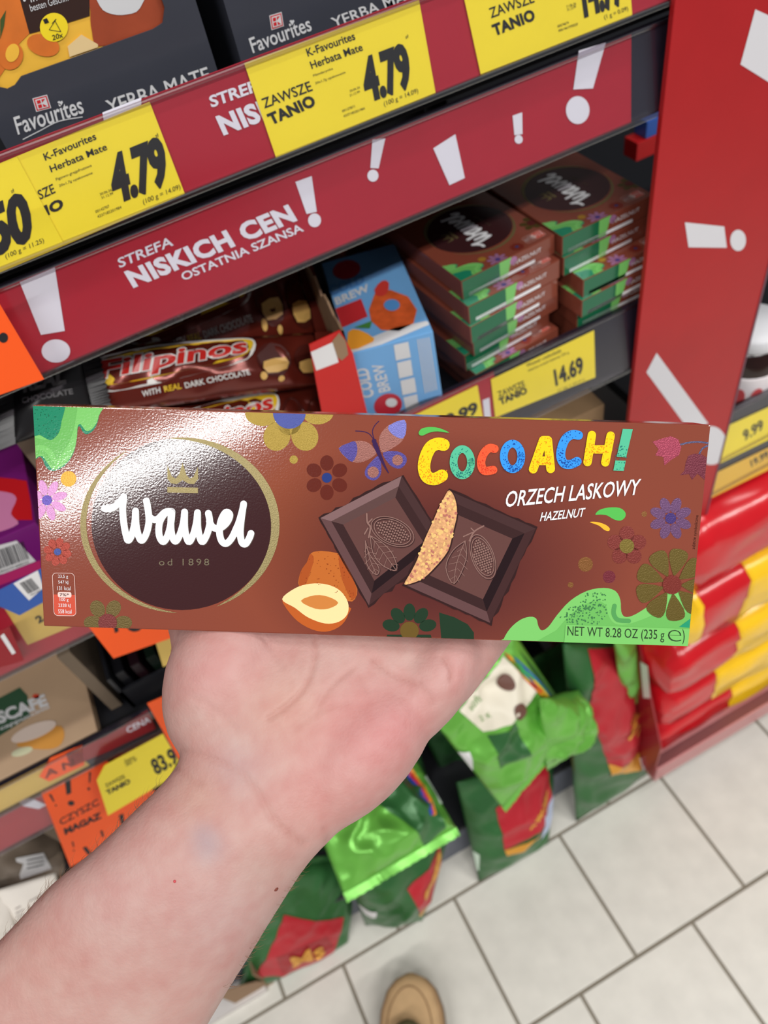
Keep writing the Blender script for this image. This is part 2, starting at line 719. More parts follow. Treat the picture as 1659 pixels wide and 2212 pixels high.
# 4.79 tag on the left
P = tag_thing(R1, 'yellow price tag reading 4.79 with white slip showing above it', zt([(85, 800), (765, 520), (945, 990), (330, 1255)], None, c1))
k = Ink(on(P, c1))
k.text('SZE', (205, 1022), (285, 985), (188, 975), 0.012)
k.text('IO', (240, 1105), (330, 1062), (222, 1052), 0.05, 0, 1.08)
k.text('K-Favourites', (232, 822), (495, 712), (218, 786), 0.015)
k.text('Herbata Mate', (262, 882), (550, 765), (250, 848), 0.015)
k.text('Figowo-grejpfrutowa', (288, 928), (470, 855), (284, 910))
k.text('20x1,7g opakowanie', (304, 960), (475, 892), (300, 944))
k.text('(100 g = 14.09)', (735, 1052), (925, 972), (728, 1020))
k.text('30.06.26', (512, 1000), (572, 975), (508, 988))
k.text('31.12.99', (520, 1018), (580, 993), (516, 1006))
k.text('00142707', (490, 1090), (560, 1060), (486, 1076))
k.text('4337185201984', (500, 1115), (622, 1065), (496, 1101))
k.text('zł', (796, 706), (812, 698), (790, 686))
k.build('lettering', M_INK, P.t, 0.0006)
Ink(on(P, c1)).text('4.79', (592, 1058), (870, 945), (545, 800), 0.044).nudge(0.00030).build('price_figures', M_INK, P.t, 0.0006)

# .50 tag at the frame's edge
P = tag_thing(R1, 'yellow price tag ending in 50 at the far left of top rail', [(-260, 460), c1(85, 800), c1(330, 1255), (-160, 655)], lift=0.0012)
k = Ink(on(P, c1))
k.text('(100 g = 11.25)', (32, 1330), (228, 1245), (24, 1300))
k.text('zł', (58, 988), (74, 980), (52, 970))
k.build('lettering', M_INK, P.t, 0.0006)
Ink(on(P, c1)).text('4.50', (-190, 1395), (178, 1225), (-240, 1135), 0.044).nudge(0.00030).build('price_figures', M_INK, P.t, 0.0006)

# 14.77 tag at the top right
P = tag_thing(R1, 'yellow price tag reading 14.77 at the right end of top rail', [c3(-35, -190), c3(880, -480), c3(918, 82), c3(95, 403)])
k = Ink(on(P, c3))
k.text('ZAWSZE', (150, 100), (388, 12), (135, 45), 0.012)
k.text('TANIO', (170, 198), (395, 108), (150, 135), 0.05, 0, 1.08)
k.text('(1 g = 0.09)', (768, 112), (897, 62), (762, 82))
k.text('11.06.26', (562, 42), (612, 25), (560, 28))
k.text('31.12.99', (564, 60), (612, 42), (562, 46))
k.text('00674674', (512, 150), (572, 128), (510, 136))
k.text('4061461970020', (516, 174), (622, 136), (514, 160))
k.build('lettering', M_INK, P.t, 0.0006)
Ink(on(P, c3)).text('14.77', (660, 105), (880, 25), (625, -150), 0.044).nudge(0.00030).build('price_figures', M_INK, P.t, 0.0006)

# middle shelf tags
P = tag_thing(R2, 'yellow price tag reading 14.69 under the chocolate box stacks', zt([(850, 870), (1312, 650), (1318, 860), (870, 1040)], None, c5))
k = Ink(on(P, c5))
k.text('ZAWSZE', (885, 950), (1005, 898), (876, 925), 0.01)
k.text('TANIO', (892, 985), (1015, 930), (882, 955), 0.05)
k.text('Wawel czekolada', (1010, 815), (1165, 745), (1006, 800))
k.text('mleczna orzech laskowy 235 g', (1018, 838), (1200, 755), (1014, 824))
k.text('(1 kg = 62.51)', (1150, 925), (1270, 875), (1148, 913))
k.build('lettering', M_INK, P.t, 0.0006)
Ink(on(P, c5)).text('14.69', (1140, 902), (1268, 838), (1128, 825), 0.04).build('price_figures', M_INK, P.t, 0.0006)
P = tag_thing(R2, 'yellow price tag ending in 99 below the blue tea box, cut by held box', zt([(340, 1110), (790, 895), (820, 1075), (370, 1290)], None, c5))
Ink(on(P, c5)).text('9.99', (650, 1085), (795, 1020), (640, 1030), 0.04).build('price_figures', M_INK, P.t, 0.0006)
c7 = crop(0, 1100, 5.027)
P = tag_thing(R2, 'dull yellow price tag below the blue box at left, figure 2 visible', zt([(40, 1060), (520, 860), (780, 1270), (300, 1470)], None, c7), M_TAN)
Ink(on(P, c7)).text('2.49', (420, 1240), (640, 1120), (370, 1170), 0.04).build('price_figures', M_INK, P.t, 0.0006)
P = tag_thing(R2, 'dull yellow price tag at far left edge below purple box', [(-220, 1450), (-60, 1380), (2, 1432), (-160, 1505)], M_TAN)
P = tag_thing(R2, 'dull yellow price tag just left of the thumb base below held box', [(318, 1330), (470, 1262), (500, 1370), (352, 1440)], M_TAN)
k = Ink(on(P)).text('3.99', (378, 1432), (470, 1392), (368, 1402), 0.04)
k.build('price_figures', M_INK, P.t, 0.0006)

# right bay tags
c8 = crop(1480, 550, 3.162)
P = tag_thing(R4, 'yellow price tag reading 9.99 right of the red panel, upper row', [(1560, 925), (1720, 852), (1720, 920), (1552, 1002)])
k = Ink(on(P, c8))
k.text('9.99', (400, 1275), (535, 1190), (388, 1205), 0.03)
k.build('price_figures', M_INK, P.t, 0.0006)
P = tag_thing(R4B, 'orange yellow price tag reading 19.99 right of the red panel, lower row', [(1545, 1022), (1720, 938), (1720, 985), (1530, 1078)], mat('amber_tag_paper', (236, 188, 60), 0.5))
k = Ink(on(P, c8))
k.text('19.99', (450, 1450), (570, 1380), (440, 1405), 0.03)
k.build('price_figures', M_INK, P.t, 0.0006)

# lower left rail: labels and clearance signs
c9 = crop(0, 1500, 3.95)
P = tag_thing(R3, 'orange sticker lettered AN on lower left rail', zt([(335, 700), (430, 540), (700, 430), (720, 600), (420, 740)], None, c9), M_ORANGE, name='rail_sticker', cat='sticker', group=None)
Ink(on(P, c9)).text('A N', (385, 715), (640, 600), (370, 655), 0.03).build('lettering', mat('dark_red_print', (120, 30, 20), 0.6), P.t, 0.0006)
P = tag_thing(R3, 'red rail card reading faint white words on lower left rail', zt([(560, 500), (900, 360), (1260, 130), (1330, 290), (930, 480), (600, 620)], None, c9),
              mat('dark_red_card', (150, 36, 48), 0.45), name='rail_card', cat='card', group=None)
Ink(on(P, c9)).text('CENA', (1090, 330), (1290, 230), (1070, 280), 0.02).build('lettering', M_WHITE, P.t, 0.0006)


def hang_sign(label, yf, corners, mt, name, cat, group, tilt=0.10, rise=0.0):
    pts = [at_y(*c, yf) for c in corners]
    o = min(pts, key=lambda p: p.z)
    M = frame((sum(p.x for p in pts) / len(pts), o.y, o.z), (1, 0, rise), (0, tilt, 1))
    t = thing(name, label, cat, M, group)
    P = Plane(M)
    P.t = t
    MB().prism([P.px(*c) for c in corners], 0.0, 0.0006).build('paper', mt, t)
    return P


GO = 'orange clearance signs'
P = hang_sign('orange clearance sign lettered CZYSZC MAGAZ hanging above the forearm', 0.034,
              zt([(350, 835), (910, 565), (1330, 830), (1240, 1150), (760, 1382), (600, 1470)], None, c9), M_ORANGE, 'clearance_sign', 'sign', GO)
k = Ink(on(P, c9))
k.text('CZYSZC', (520, 1112), (850, 935), (500, 1060), 0.015)
k.text('MAGAZ', (555, 1195), (870, 1050), (540, 1140), 0.05)
k.poly([(553, 735), (600, 715), (607, 835), (567, 852)])
k.disc(606, 922, 28, 22)
k.poly([(415, 848), (437, 845), (465, 905), (455, 912)])
k.disc(476, 940, 8)
k.poly([(757, 660), (775, 655), (768, 745), (757, 745)])
k.disc(756, 800, 12)
k.poly([(610, 1250), (624, 1250), (634, 1295), (624, 1297)])
k.disc(628, 1325, 7)
k.poly([(703, 1302), (735, 1290), (775, 1345), (752, 1368)])
k.poly([(852, 1160), (872, 1152), (888, 1205), (872, 1212)])
k.poly([(1013, 1025), (1050, 1010), (1062, 1090), (1030, 1105)])
k.build('lettering', M_INK, P.t, 0.0008)
P = hang_sign('yellow price tag reading 83.9 stuck over orange clearance sign', 0.029,
              zt([(825, 730), (890, 605), (1390, 335), (1520, 560), (1440, 720), (920, 1030)], None, c9), M_YEL, 'price_tag', 'price tag', GT)
k = Ink(on(P, c9))
k.text('ZAWSZE', (905, 790), (1070, 705), (890, 762), 0.01)
k.text('TANIO', (915, 855), (1115, 750), (900, 815), 0.05)
k.text('Zestaw', (1060, 580), (1150, 535), (1055, 555))
k.text('1835 W', (1075, 610), (1170, 560), (1068, 580))
k.build('lettering', M_INK, P.t, 0.0008)
Ink(on(P, c9)).text('83.9', (1335, 690), (1530, 575), (1270, 560), 0.035).build('price_figures', M_INK, P.t, 0.0008)
P = hang_sign('orange clearance sign left of the palm, top corner showing', 0.031, zt([(1255, 75), (1640, -95), (1760, 300), (1560, 470), (1530, 560)], None, c9), M_ORANGE, 'clearance_sign', 'sign', GO)
Ink(on(P, c9)).poly([(1412, 52), (1430, 42), (1468, 85), (1452, 98)]).disc(1483, 128, 11).build('lettering', M_INK, P.t, 0.0008)
P = hang_sign('orange clearance sign pointing down from under the held box', 0.031, [(150, 1300), (360, 1205), (412, 1362), (245, 1421)], M_ORANGE, 'clearance_sign', 'sign', GO)
Ink(on(P)).poly([(243, 1345), (252, 1340), (256, 1362), (248, 1366)]).disc(290, 1352, 16, 11).build('lettering', M_INK, P.t, 0.0008)
P = hang_sign('orange clearance sign at left edge in front of the red strip', 0.030, [(-120, 700), (-10, 640), (95, 818), (-40, 866)], M_ORANGE, 'clearance_sign', 'sign', GO)
Ink(on(P)).disc(7, 728, 10, 11).build('lettering', M_INK, P.t, 0.0008)

# ================================================================== red panel on the upright between the bays
PX0, PX1 = 0.4880, 0.6065
M = frame(((PX0 + PX1) / 2, 0.0405, 0.64), (1, 0, 0), (0, 0, 1))
panel = thing('advertising_board', 'tall red cardboard board with white exclamation marks between the shelf bays', 'advertising board', M)
w = (PX1 - PX0) / 2
MB().box((-w, 0, -0.004), (w, 1.03, 0)).build('board', M_REDB, panel, bevel=0.0008)
MB().box((w - 0.0006, 0, -0.0045), (w + 0.0012, 1.03, 0.0006)).build('edge_trim', mat('mauve_plastic_trim', (112, 70, 84), 0.4), panel)
P = Plane(M)
wr = w - 0.001
M_PW = mat('panel_white', (222, 220, 224), 0.5)
for q in ([(1631, 20), (1720, 60), (1720, 215), (1599, 139)], [(1479, 480), (1564, 489), (1569.5, 535), (1487, 534)],
          [(1418, 762), (1396, 804), (1487, 928), (1530, 915)]):
    Ink(on(P), clips=((1, 0, wr),)).poly(q).build('mark_bar', M_PW, panel, 0.0002)
for q in ((1594, 519, 17, 23), (1536, 962, 34, 42)):
    Ink(on(P), clips=((1, 0, wr),)).disc(*q, n=28).build('mark_dot', M_PW, panel, 0.0002)

TAGRULES = {'lettering': 'paper', 'price_figures': 'paper'}
for o in list(COL.objects):
    if o.type == 'EMPTY' and o.name.split('.')[0] in ('price_tag', 'clearance_sign', 'rail_sticker', 'rail_card'):
        nest(o, TAGRULES)

# ================================================================== the held chocolate box
# pose of its front face, from its four sighted corners
def quad_pose(cor, width):
    r = [Vector(((p[0] - CX) / F_PX, (p[1] - CY) / F_PX, 1.0)) for p in cor]
    m = Matrix((-r[1], r[2], -r[3])).transposed()
    d = m.inverted() @ (-r[0])
    P = [r[0], r[1] * d[0], r[2] * d[1], r[3] * d[2]]
    s = width / (P[1] - P[0]).length
    return [CAM_C + CAM_X * (q.x * s) + CAM_D * (q.y * s) + CAM_F * (q.z * s) for q in P]


BW = 0.222
TL, TR, BR, BL = quad_pose([(72, 875), (1538, 918), (1487, 1397), (94, 1353)], BW)
BOXM = frame((BL + BR) / 2, (TR - TL) + (BR - BL), (TL - BL) + (TR - BR))
BP = Plane(BOXM)
BH = ((TL - BL).length + (TR - BR).length) / 2
BT = 0.0145
HWB = BW / 2

LINEN = dict(rough=0.10, spec=0.42, bump=0.045, bscale=1500.0, bdist=0.0004, detail=1.0)


def art(name, col, **k):
    d = dict(LINEN)
    d.update(k)
    return mat('box_' + name, col, **d)


def foil(name, col, **k):
    col = tuple(c * 0.86 for c in col)
    return mat('box_foil_' + name, col, 0.36, metal=0.45, bump=0.24, bscale=2600.0, bdist=0.0003, **k)


A_ = crop(50, 840, 2.765)
B_ = crop(500, 860, 2.765)
C_ = crop(1000, 880, 2.765)
D_ = crop(0, 780, 5.027)
E_ = crop(0, 1100, 5.027)
CLIPS = ((1, 0, HWB - 0.0003), (-1, 0, HWB - 0.0003), (0, 1, BH - 0.0003), (0, -1, -0.0003))
Z1, Z2, Z3, Z4, Z5 = 0.00006, 0.00012, 0.00018, 0.00024, 0.00030


BOXRULES = {'logo_lettering': 'logo_disc', 'logo_emboss': 'logo_disc', 'gold_crown': 'logo_disc', 'date_lettering': 'logo_disc', 'gold_crescent': 'logo_disc',
            'nutrition_lettering': 'nutrition_frame', 'nutrition_field': 'nutrition_frame', 'splash_tone': 'splash', 'splash_shadow': 'splash', 'wave_tone': 'wave',
            'weight_field': 'wave', 'weight_lettering': 'wave', 'estimate_mark': 'wave', 'nut_core': 'nut_half', 'nut_shell': 'nut_half', 'nut_tone': 'whole_hazelnut',
            'wing_patch': 'butterfly_body', 'wing_spot': 'butterfly_body', 'wing': 'butterfly_body', 'antenna': 'butterfly_body', 'stem': 'tulip'}


def make_box(full=True):
    """The chocolate carton: body, printed front face and its artwork. full=False: only what the stacked ones show."""
    t = thing('chocolate_box', 'x', 'chocolate box', BOXM)
    M_BODY = art('brown', (132, 68, 52))
    bd = MB().box((-HWB, 0, -BT), (HWB, BH, 0)).build('carton', M_BODY, t, bevel=0.0006)
    # printed front: ground colour with the darker tone printed round the chocolate squares
    nx, ny = (150, 50) if full else (30, 10)
    vs, fs, cols = [], [], []
    cc = BP.px(945, 1215)
    co = BP.px(630, 1130)
    for j in range(ny + 1):
        for i in range(nx + 1):
            x = -HWB + 0.0005 + (BW - 0.001) * i / nx
            y = 0.0005 + (BH - 0.001) * j / ny
            vs.append((x, y, 0.00003))
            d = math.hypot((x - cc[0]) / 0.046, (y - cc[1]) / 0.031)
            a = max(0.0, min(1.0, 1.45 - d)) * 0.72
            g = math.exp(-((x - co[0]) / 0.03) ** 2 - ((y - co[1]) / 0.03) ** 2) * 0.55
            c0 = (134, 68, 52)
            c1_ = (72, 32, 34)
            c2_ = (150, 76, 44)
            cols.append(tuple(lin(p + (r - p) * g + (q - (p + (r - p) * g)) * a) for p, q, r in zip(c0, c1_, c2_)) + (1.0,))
    for j in range(ny):
        for i in range(nx):
            q = j * (nx + 1) + i
            fs.append((q, q + 1, q + nx + 2, q + nx + 1))
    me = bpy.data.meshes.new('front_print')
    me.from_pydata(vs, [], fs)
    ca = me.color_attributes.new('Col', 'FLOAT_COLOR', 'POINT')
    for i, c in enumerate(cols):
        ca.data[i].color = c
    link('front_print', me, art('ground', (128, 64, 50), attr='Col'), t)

    def I(cr):
        return Ink(on(BP, cr), CLIPS)

    # --- logo disc, gold crescents, crown, name
    I(A_).disc(948, 806, 540, 515, n=64).build('logo_disc', art('cocoa', (60, 31, 33)), t, Z1)
    gold = foil('gold', (158, 142, 92))

    def crescent(t0, t1, rx, ry, wmax, cx=946, cy=812):
        N = 48
        o, i_ = [], []
        for q in range(N + 1):
            s = q / N
            a = math.radians(t0 + (t1 - t0) * s)
            ww = wmax * math.sin(math.pi * s) ** 0.8
            o.append((cx + rx * math.cos(a), cy - ry * math.sin(a)))
            i_.append((cx + (rx - ww) * math.cos(a), cy - (ry - ww) * math.sin(a)))
        k = I(A_)
        for q in range(N):
            k.poly([o[q], o[q + 1], i_[q + 1], i_[q]])
        return k
    crescent(122, 268, 604, 526, 38).build('gold_crescent', gold, t, Z2)
    crescent(98, -69, 586, 522, 52).build('gold_crescent', gold, t, Z2)
    I(A_).poly([(862, 456), (888, 522), (912, 536), (932, 510), (953, 441), (975, 513), (996, 536), (1018, 526), (1044, 464), (1046, 538), (1022, 568), (988, 566),
                (953, 545), (920, 568), (884, 564), (862, 536)]).poly([(862, 586), (1045, 590), (1045, 623), (862, 619)]).build('gold_crown', gold, t, Z2)
    white = art('white', (236, 236, 238))
    k = I(A_)
    wd = 41
    for pts in ([(488, 714), (530, 712), (572, 682), (603, 643)],
                [(603, 643), (596, 720), (604, 810), (618, 880), (630, 904), (650, 872), (668, 800), (673, 728)],
                [(673, 728), (676, 810), (692, 880), (711, 904), (736, 866), (752, 800), (750, 740), (738, 668)],
                [(752, 760), (775, 778), (806, 776), (850, 735), (890, 732)],
                [(888, 734), (848, 744), (816, 800), (814, 872), (838, 912), (866, 872), (884, 800), (890, 734)],
                [(886, 740), (884, 830), (896, 890), (914, 908), (938, 868), (958, 800), (966, 734)],
                [(966, 734), (966, 820), (976, 880), (993, 912), (1018, 868), (1036, 800), (1043, 738)],
                [(1043, 738), (1044, 820), (1055, 880), (1073, 912), (1100, 866), (1116, 800), (1108, 742)],
                [(1114, 790), (1132, 822), (1170, 834), (1216, 800), (1236, 752), (1212, 736), (1184, 784), (1174, 850), (1186, 905), (1214, 922), (1248, 888), (1280, 820)],
                [(1262, 868), (1292, 790), (1312, 720), (1318, 686)],
                [(1318, 686), (1304, 780), (1298, 860), (1308, 915), (1330, 924), (1352, 890), (1362, 862)]):
        k.stroke(pts, wd, 6, qstep=4e-7)
    k.build('logo_lettering', white, t, Z4)
    if full:
        # raised edge under the white name
        k2 = Ink(lambda x, y: (x, y))
        k2.v, k2.f = [(x + 0.0002, y - 0.0002) for x, y in k.v], list(k.f)
        k2.build('logo_emboss', art('emboss', (92, 78, 70)), t, Z3)
    I(A_).text('od 1898', (812, 1054), (1112, 1054), (812, 1014), 0.0, 0, 1.35).build('date_lettering', foil('olive', (112, 100, 76)), t, Z3)

    # --- green splash, top left
    lg, dg, mg = art('leaf_green', (122, 196, 104)), art('deep_green', (32, 132, 98)), art('mid_green', (108, 182, 92))
    I(D_).poly([(330, 440), (1072, 440), (1074, 600), (1046, 700), (1000, 765), (940, 795), (898, 765), (868, 712), (846, 730), (834, 850), (806, 980), (744, 1095), (652, 1172),
                (560, 1192), (500, 1150), (462, 1065), (430, 1040), (396, 1062), (380, 1085), (330, 1085)], 4).build('splash_shadow', dg, t, Z1)
    sp = [(330, 440), (1072, 440), (1072, 600), (1040, 690), (990, 745), (938, 758), (905, 722), (872, 684), (845, 716), (834, 850), (804, 975), (740, 1085), (650, 1158),
          (574, 1176), (520, 1110), (470, 1040), (430, 1030), (396, 1052), (380, 1080), (330, 1080)]
    I(D_).poly(sp, 4).build('splash', lg, t, Z2)
    I(D_).poly([(690, 440), (832, 440), (818, 650), (772, 830), (700, 960), (620, 1060), (590, 1000), (520, 930), (430, 905), (360, 920), (340, 830), (520, 850), (650, 720)], 4).build('splash_tone', mg, t, Z3)
    I(D_).poly([(330, 440), (690, 440), (672, 650), (640, 780), (560, 856), (490, 832), (430, 800), (330, 795)], 3).build('splash_tone', dg, t, Z4)
    I(D_).stroke([(385, 1010), (430, 985), (490, 1010), (530, 1070), (580, 1120)], 34).build('splash_tone', mg, t, Z3)
    I(D_).specks([(380, 520), (660, 520), (640, 780), (560, 850), (400, 790)], 50, 6, 1).build('speckle', art('dark_green_speck', (20, 96, 66)), t, Z5)

    def flower(cr, cx, cy, n, r, prx, pry, colp, colc, rc, rot=0.0, nm='flower', z=Z2, foiled=True, sub=None):
        mk = foil if foiled else art
        mp = mk(nm + '_petal', colp)
        for q in range(n):
            if sub and q not in sub:
                continue
            a = rot + 2 * math.pi * q / n
            I(cr).disc(cx + r * math.cos(a), cy + r * math.sin(a), prx, pry, 18, a).build('petal', mp, t, z)
        if rc:
            I(cr).disc(cx, cy, rc, n=20).build('flower_centre', mk(nm + '_centre', colc), t, z + Z1)

    flower(D_, 512, 1510, 8, 140, 88, 44, (224, 158, 212), (112, 92, 190), 55, -0.30, 'pink')
    I(D_).disc(745, 1278, 85, n=28).build('gold_dot', foil('amber', (240, 178, 66)), t, Z2)
    flower(E_, 627, 462, 8, 100, 55, 44, (176, 66, 50), (64, 84, 160), 38, 0.2, 'rust')
    # nutrition box
    rr = lambda x0, y0, x1, y1, r: ([(x1 - r + r * math.cos(a), y1 - r + r * math.sin(a)) for a in (i * math.pi / 10 for i in range(6))] +
                                    [(x0 + r + r * math.cos(a), y1 - r + r * math.sin(a)) for a in (i * math.pi / 10 for i in range(5, 11))] +
                                    [(x0 + r + r * math.cos(a), y0 + r + r * math.sin(a)) for a in (i * math.pi / 10 for i in range(10, 16))] +
                                    [(x1 - r + r * math.cos(a), y0 + r + r * math.sin(a)) for a in (i * math.pi / 10 for i in range(15, 21))])
    nb = lambda x, y: E_(x + (y - 690) * 0.043, y + (x - 570) * 0.015)
    out, inn = rr(568, 688, 812, 1155, 44), rr(573, 693, 807, 1150, 40)
    k = I(nb)
    for q in range(len(out)):
        r_ = (q + 1) % len(out)
        k.poly([out[q], out[r_], inn[r_], inn[q]])
    k.poly(rr(620, 895, 768, 955, 20))
    k.build('nutrition_frame', art('pale', (236, 206, 198)), t, Z3)
    I(nb).poly([p for p in inn if p[1] > 925] + [(573, 925), (807, 925)][::1] if False else clip(inn, (0, -1, -925))).build('nutrition_field', art('coral', (206, 84, 64)), t, Z2)
    k = I(nb)
    for s, y, x0, x1 in (('23,5 g', 752, 632, 740), ('547 kJ', 814, 632, 740), ('131 kcal', 876, 618, 762), ('100 g', 1004, 640, 735), ('2328 kJ', 1066, 622, 755), ('558 kcal', 1128, 618, 762)):
        k.text(s, (x0, y), (x1, y), (x0, y - 44))
    k.build('nutrition_lettering', white, t, Z4)
    I(nb).text('7%*', (640, 942), (742, 942), (640, 908), 0.01).build('nutrition_lettering', art('darktext', (70, 40, 36)), t, Z4)
    # olive flower at the lower edge
    olv = foil('olive_petal', (112, 92, 40))
    for px_, py_, rx_, ry_, ro in ((1060, 1080, 78, 95, -0.5), (1232, 1080, 78, 95, 0.5), (1010, 1235, 100, 78, 0.1), (1335, 1235, 100, 78, -0.1)):
        I(E_).disc(px_, py_, rx_, ry_, 24, ro).build('petal', olv, t, Z1)
    I(E_).disc(1170, 1232, 102, 98, 28).build('flower_centre', foil('maroon', (128, 48, 46)), t, Z3)
    if not full:
        nest(t, BOXRULES)
        return t

    # --- middle: gold and blue flower, butterfly, small flowers
    yel = foil('yellow_gold', (164, 136, 44))
    for px_, py_, rx_, ry_, ro in ((180, 100, 98, 66, 0.1), (272, 228, 80, 88, 0.4), (438, 228, 80, 88, -0.4), (520, 95, 90, 62, -0.1), (345, 150, 70, 70, 0)):
        I(B_).disc(px_, py_, rx_, ry_, 24, ro).build('petal', yel, t, Z1)
    I(B_).disc(346, 85, 98, 98, 28).build('flower_centre', foil('blue', (62, 74, 150)), t, Z3)
    I(B_).disc(372, 367, 25).build('gold_dot', yel, t, Z1)
    flower(B_, 570, 475, 6, 88, 46, 40, (98, 38, 28), (40, 58, 122), 30, math.pi / 2, 'umber', foiled=False)
    vio, bro = foil('violet', (72, 58, 140)), foil('bronze', (150, 92, 82))
    I(B_).poly([(640, 300), (700, 268), (760, 254), (820, 268), (860, 312), (862, 335), (815, 368), (750, 386), (690, 362)], 3).build('wing', bro, t, Z1)
    I(B_).poly([(640, 300), (700, 268), (738, 258), (752, 300), (745, 345), (722, 380), (688, 358)], 2).build('wing_patch', vio, t, Z2)
    I(B_).poly([(888, 300), (884, 230), (935, 165), (1032, 128), (1044, 190), (1020, 255), (960, 300), (905, 325)], 3).build('wing', bro, t, Z1)
    I(B_).poly([(940, 163), (1032, 128), (1044, 190), (1026, 240), (985, 232), (945, 200)], 2).build('wing_patch', foil('periwinkle', (112, 112, 190)), t, Z2)
    I(B_).poly([(884, 345), (895, 440), (872, 482), (838, 490), (802, 468), (800, 425), (840, 375)], 3).build('wing', vio, t, Z1)
    I(B_).disc(846, 442, 34).build('wing_spot', bro, t, Z2)
    I(B_).poly([(905, 325), (990, 318), (1040, 345), (1044, 385), (1010, 420), (965, 412), (930, 380)], 3).build('wing', vio, t, Z1)
    I(B_).disc(992, 370, 32).build('wing_spot', bro, t, Z2)
    I(B_).stroke([(858, 275), (885, 340), (912, 400), (938, 446)], 30, 5, 5).disc(852, 256, 14).build('butterfly_body', art('plum', (58, 34, 78)), t, Z3)
    I(B_).stroke([(848, 245), (825, 215), (790, 200), (742, 196)], 5).build('antenna', art('plum', (58, 34, 78)), t, Z2)
    I(B_).stroke([(852, 245), (842, 200), (855, 165), (880, 138)], 5).build('antenna', art('plum', (58, 34, 78)), t, Z2)

    # --- hazelnuts
    nut = [(490, 917), (640, 928), (700, 1000), (752, 1140), (720, 1215), (640, 1180), (500, 1110), (405, 1125), (412, 1040), (450, 980)]
    I(B_).poly(nut, 3).build('whole_hazelnut', art('nut', (190, 104, 44)), t, Z1)
    I(B_).poly([(470, 930), (492, 960), (470, 1040), (440, 1115), (406, 1122), (412, 1040), (450, 980)], 3).build('nut_tone', art('nut_deep', (170, 80, 34)), t, Z2)
    I(B_).poly([(640, 930), (690, 1000), (748, 1140), (722, 1205), (660, 1080)], 2).build('nut_tone', art('nut_deep', (170, 80, 34)), t, Z2)
    I(B_).poly([(303, 1200), (350, 1285), (420, 1350), (510, 1390), (590, 1390), (660, 1352), (698, 1290), (690, 1240), (400, 1200)], 3).build('nut_shell', art('shell', (188, 92, 38)), t, Z2)
    I(B_).poly([(303, 1200), (380, 1135), (470, 1108), (570, 1112), (650, 1150), (696, 1220), (692, 1290), (640, 1335), (560, 1345), (460, 1310), (380, 1252)], 4).build('nut_half', art('cream', (250, 218, 158)), t, Z3)
    I(B_).poly([(415, 1210), (500, 1176), (580, 1186), (638, 1222), (580, 1256), (500, 1256)], 3).build('nut_core', art('nut_core', (204, 128, 62)), t, Z4)
    I(B_).specks(nut, 60, 3, 4).build('speckle', art('nut_speck', (138, 58, 24)), t, Z3)

    # --- two chocolate squares
    def square(q, tones, z, nm):
        """q: corners top, right, bottom, left of the piece; frame of four sloped rims and a face"""
        (x0, y0), (x1, y1), (x2, y2), (x3, y3) = q
        cx_, cy_ = sum(p[0] for p in q) / 4, sum(p[1] for p in q) / 4
        rnd = random.Random(nm)
        edge = []
        for a, b in zip(q, q[1:] + q[:1]):
            for s in range(14):
                u = s / 14
                j = rnd.uniform(-3, 3)
                edge.append((a[0] + (b[0] - a[0]) * u + j, a[1] + (b[1] - a[1]) * u + j))
        I(None).poly(edge).build('chocolate_edge', art('choc_edge', (52, 30, 30)), t, z)
        sh = lambda f: [(cx_ + (p[0] - cx_) * f, cy_ + (p[1] - cy_) * f) for p in q]
        a_, b_, c_ = sh(0.965), sh(0.80), sh(0.62)
        for s in range(4):
            r_ = (s + 1) % 4
            I(None).poly([a_[s], a_[r_], b_[r_], b_[s]]).build('chocolate_rim', art('choc_rim%d' % s, tones[0][s]), t, z + Z1)
            I(None).poly([b_[s], b_[r_], c_[r_], c_[s]]).build('chocolate_slope', art('choc_slope%d' % s, tones[1][s]), t, z + Z1)
        I(None).poly(c_).build('chocolate_face', art('choc_face', (98, 64, 60)), t, z + Z1)

    tones = [[(70, 46, 46), (66, 40, 40), (98, 68, 68), (128, 98, 98)], [(58, 36, 36), (36, 21, 24), (58, 36, 36), (92, 66, 64)]]
    q1 = [B_(1016, 452), B_(1186, 745), B_(818, 1252), B_(518, 712)]
    q1 = [B_(1020, 452), B_(1290, 880), B_(818, 1252), B_(518, 712)]
    square(q1, tones, Z2, 'one')
    q2 = [B_(1300, 540), (1162, 1139), (1060, 1350), B_(1020, 1118)]
    square(q2, tones, Z5, 'two')
    ZE = Z5 + Z3
    li, dk = art('choc_light', (140, 106, 98)), art('choc_dark', (58, 34, 34))

    def pod(cr, cx, cy, rx, ry, rot):
        k, d = I(cr), I(cr)
        for f in (1.0, 0.86):
            k.stroke(circle(cx, cy, rx * f, ry * f, 28, rot) + [circle(cx, cy, rx * f, ry * f, 28, rot)[0]], 5, 0, cap=False)
            d.stroke(circle(cx + 3, cy + 5, rx * f, ry * f, 28, rot) + [circle(cx + 3, cy + 5, rx * f, ry * f, 28, rot)[0]], 5, 0, cap=False)
        c, s = math.cos(rot), math.sin(rot)
        for iy in range(-3, 4):
            for ix in range(-7, 8):
                u, v = ix * rx * 0.105, iy * ry * 0.22 + (0.05 * ry if ix % 2 else 0)
                if (u / (rx * .78)) ** 2 + (v / (ry * .74)) ** 2 < 1:
                    X, Y = cx + u * c - v * s, cy + u * s + v * c
                    k.disc(X, Y, rx * 0.045, rx * 0.045, 8)
                    d.disc(X + 3, Y + 4, rx * 0.045, rx * 0.045, 8)
        d.build('emboss_shadow', dk, t, ZE)
        k.build('emboss_line', li, t, ZE + Z1)

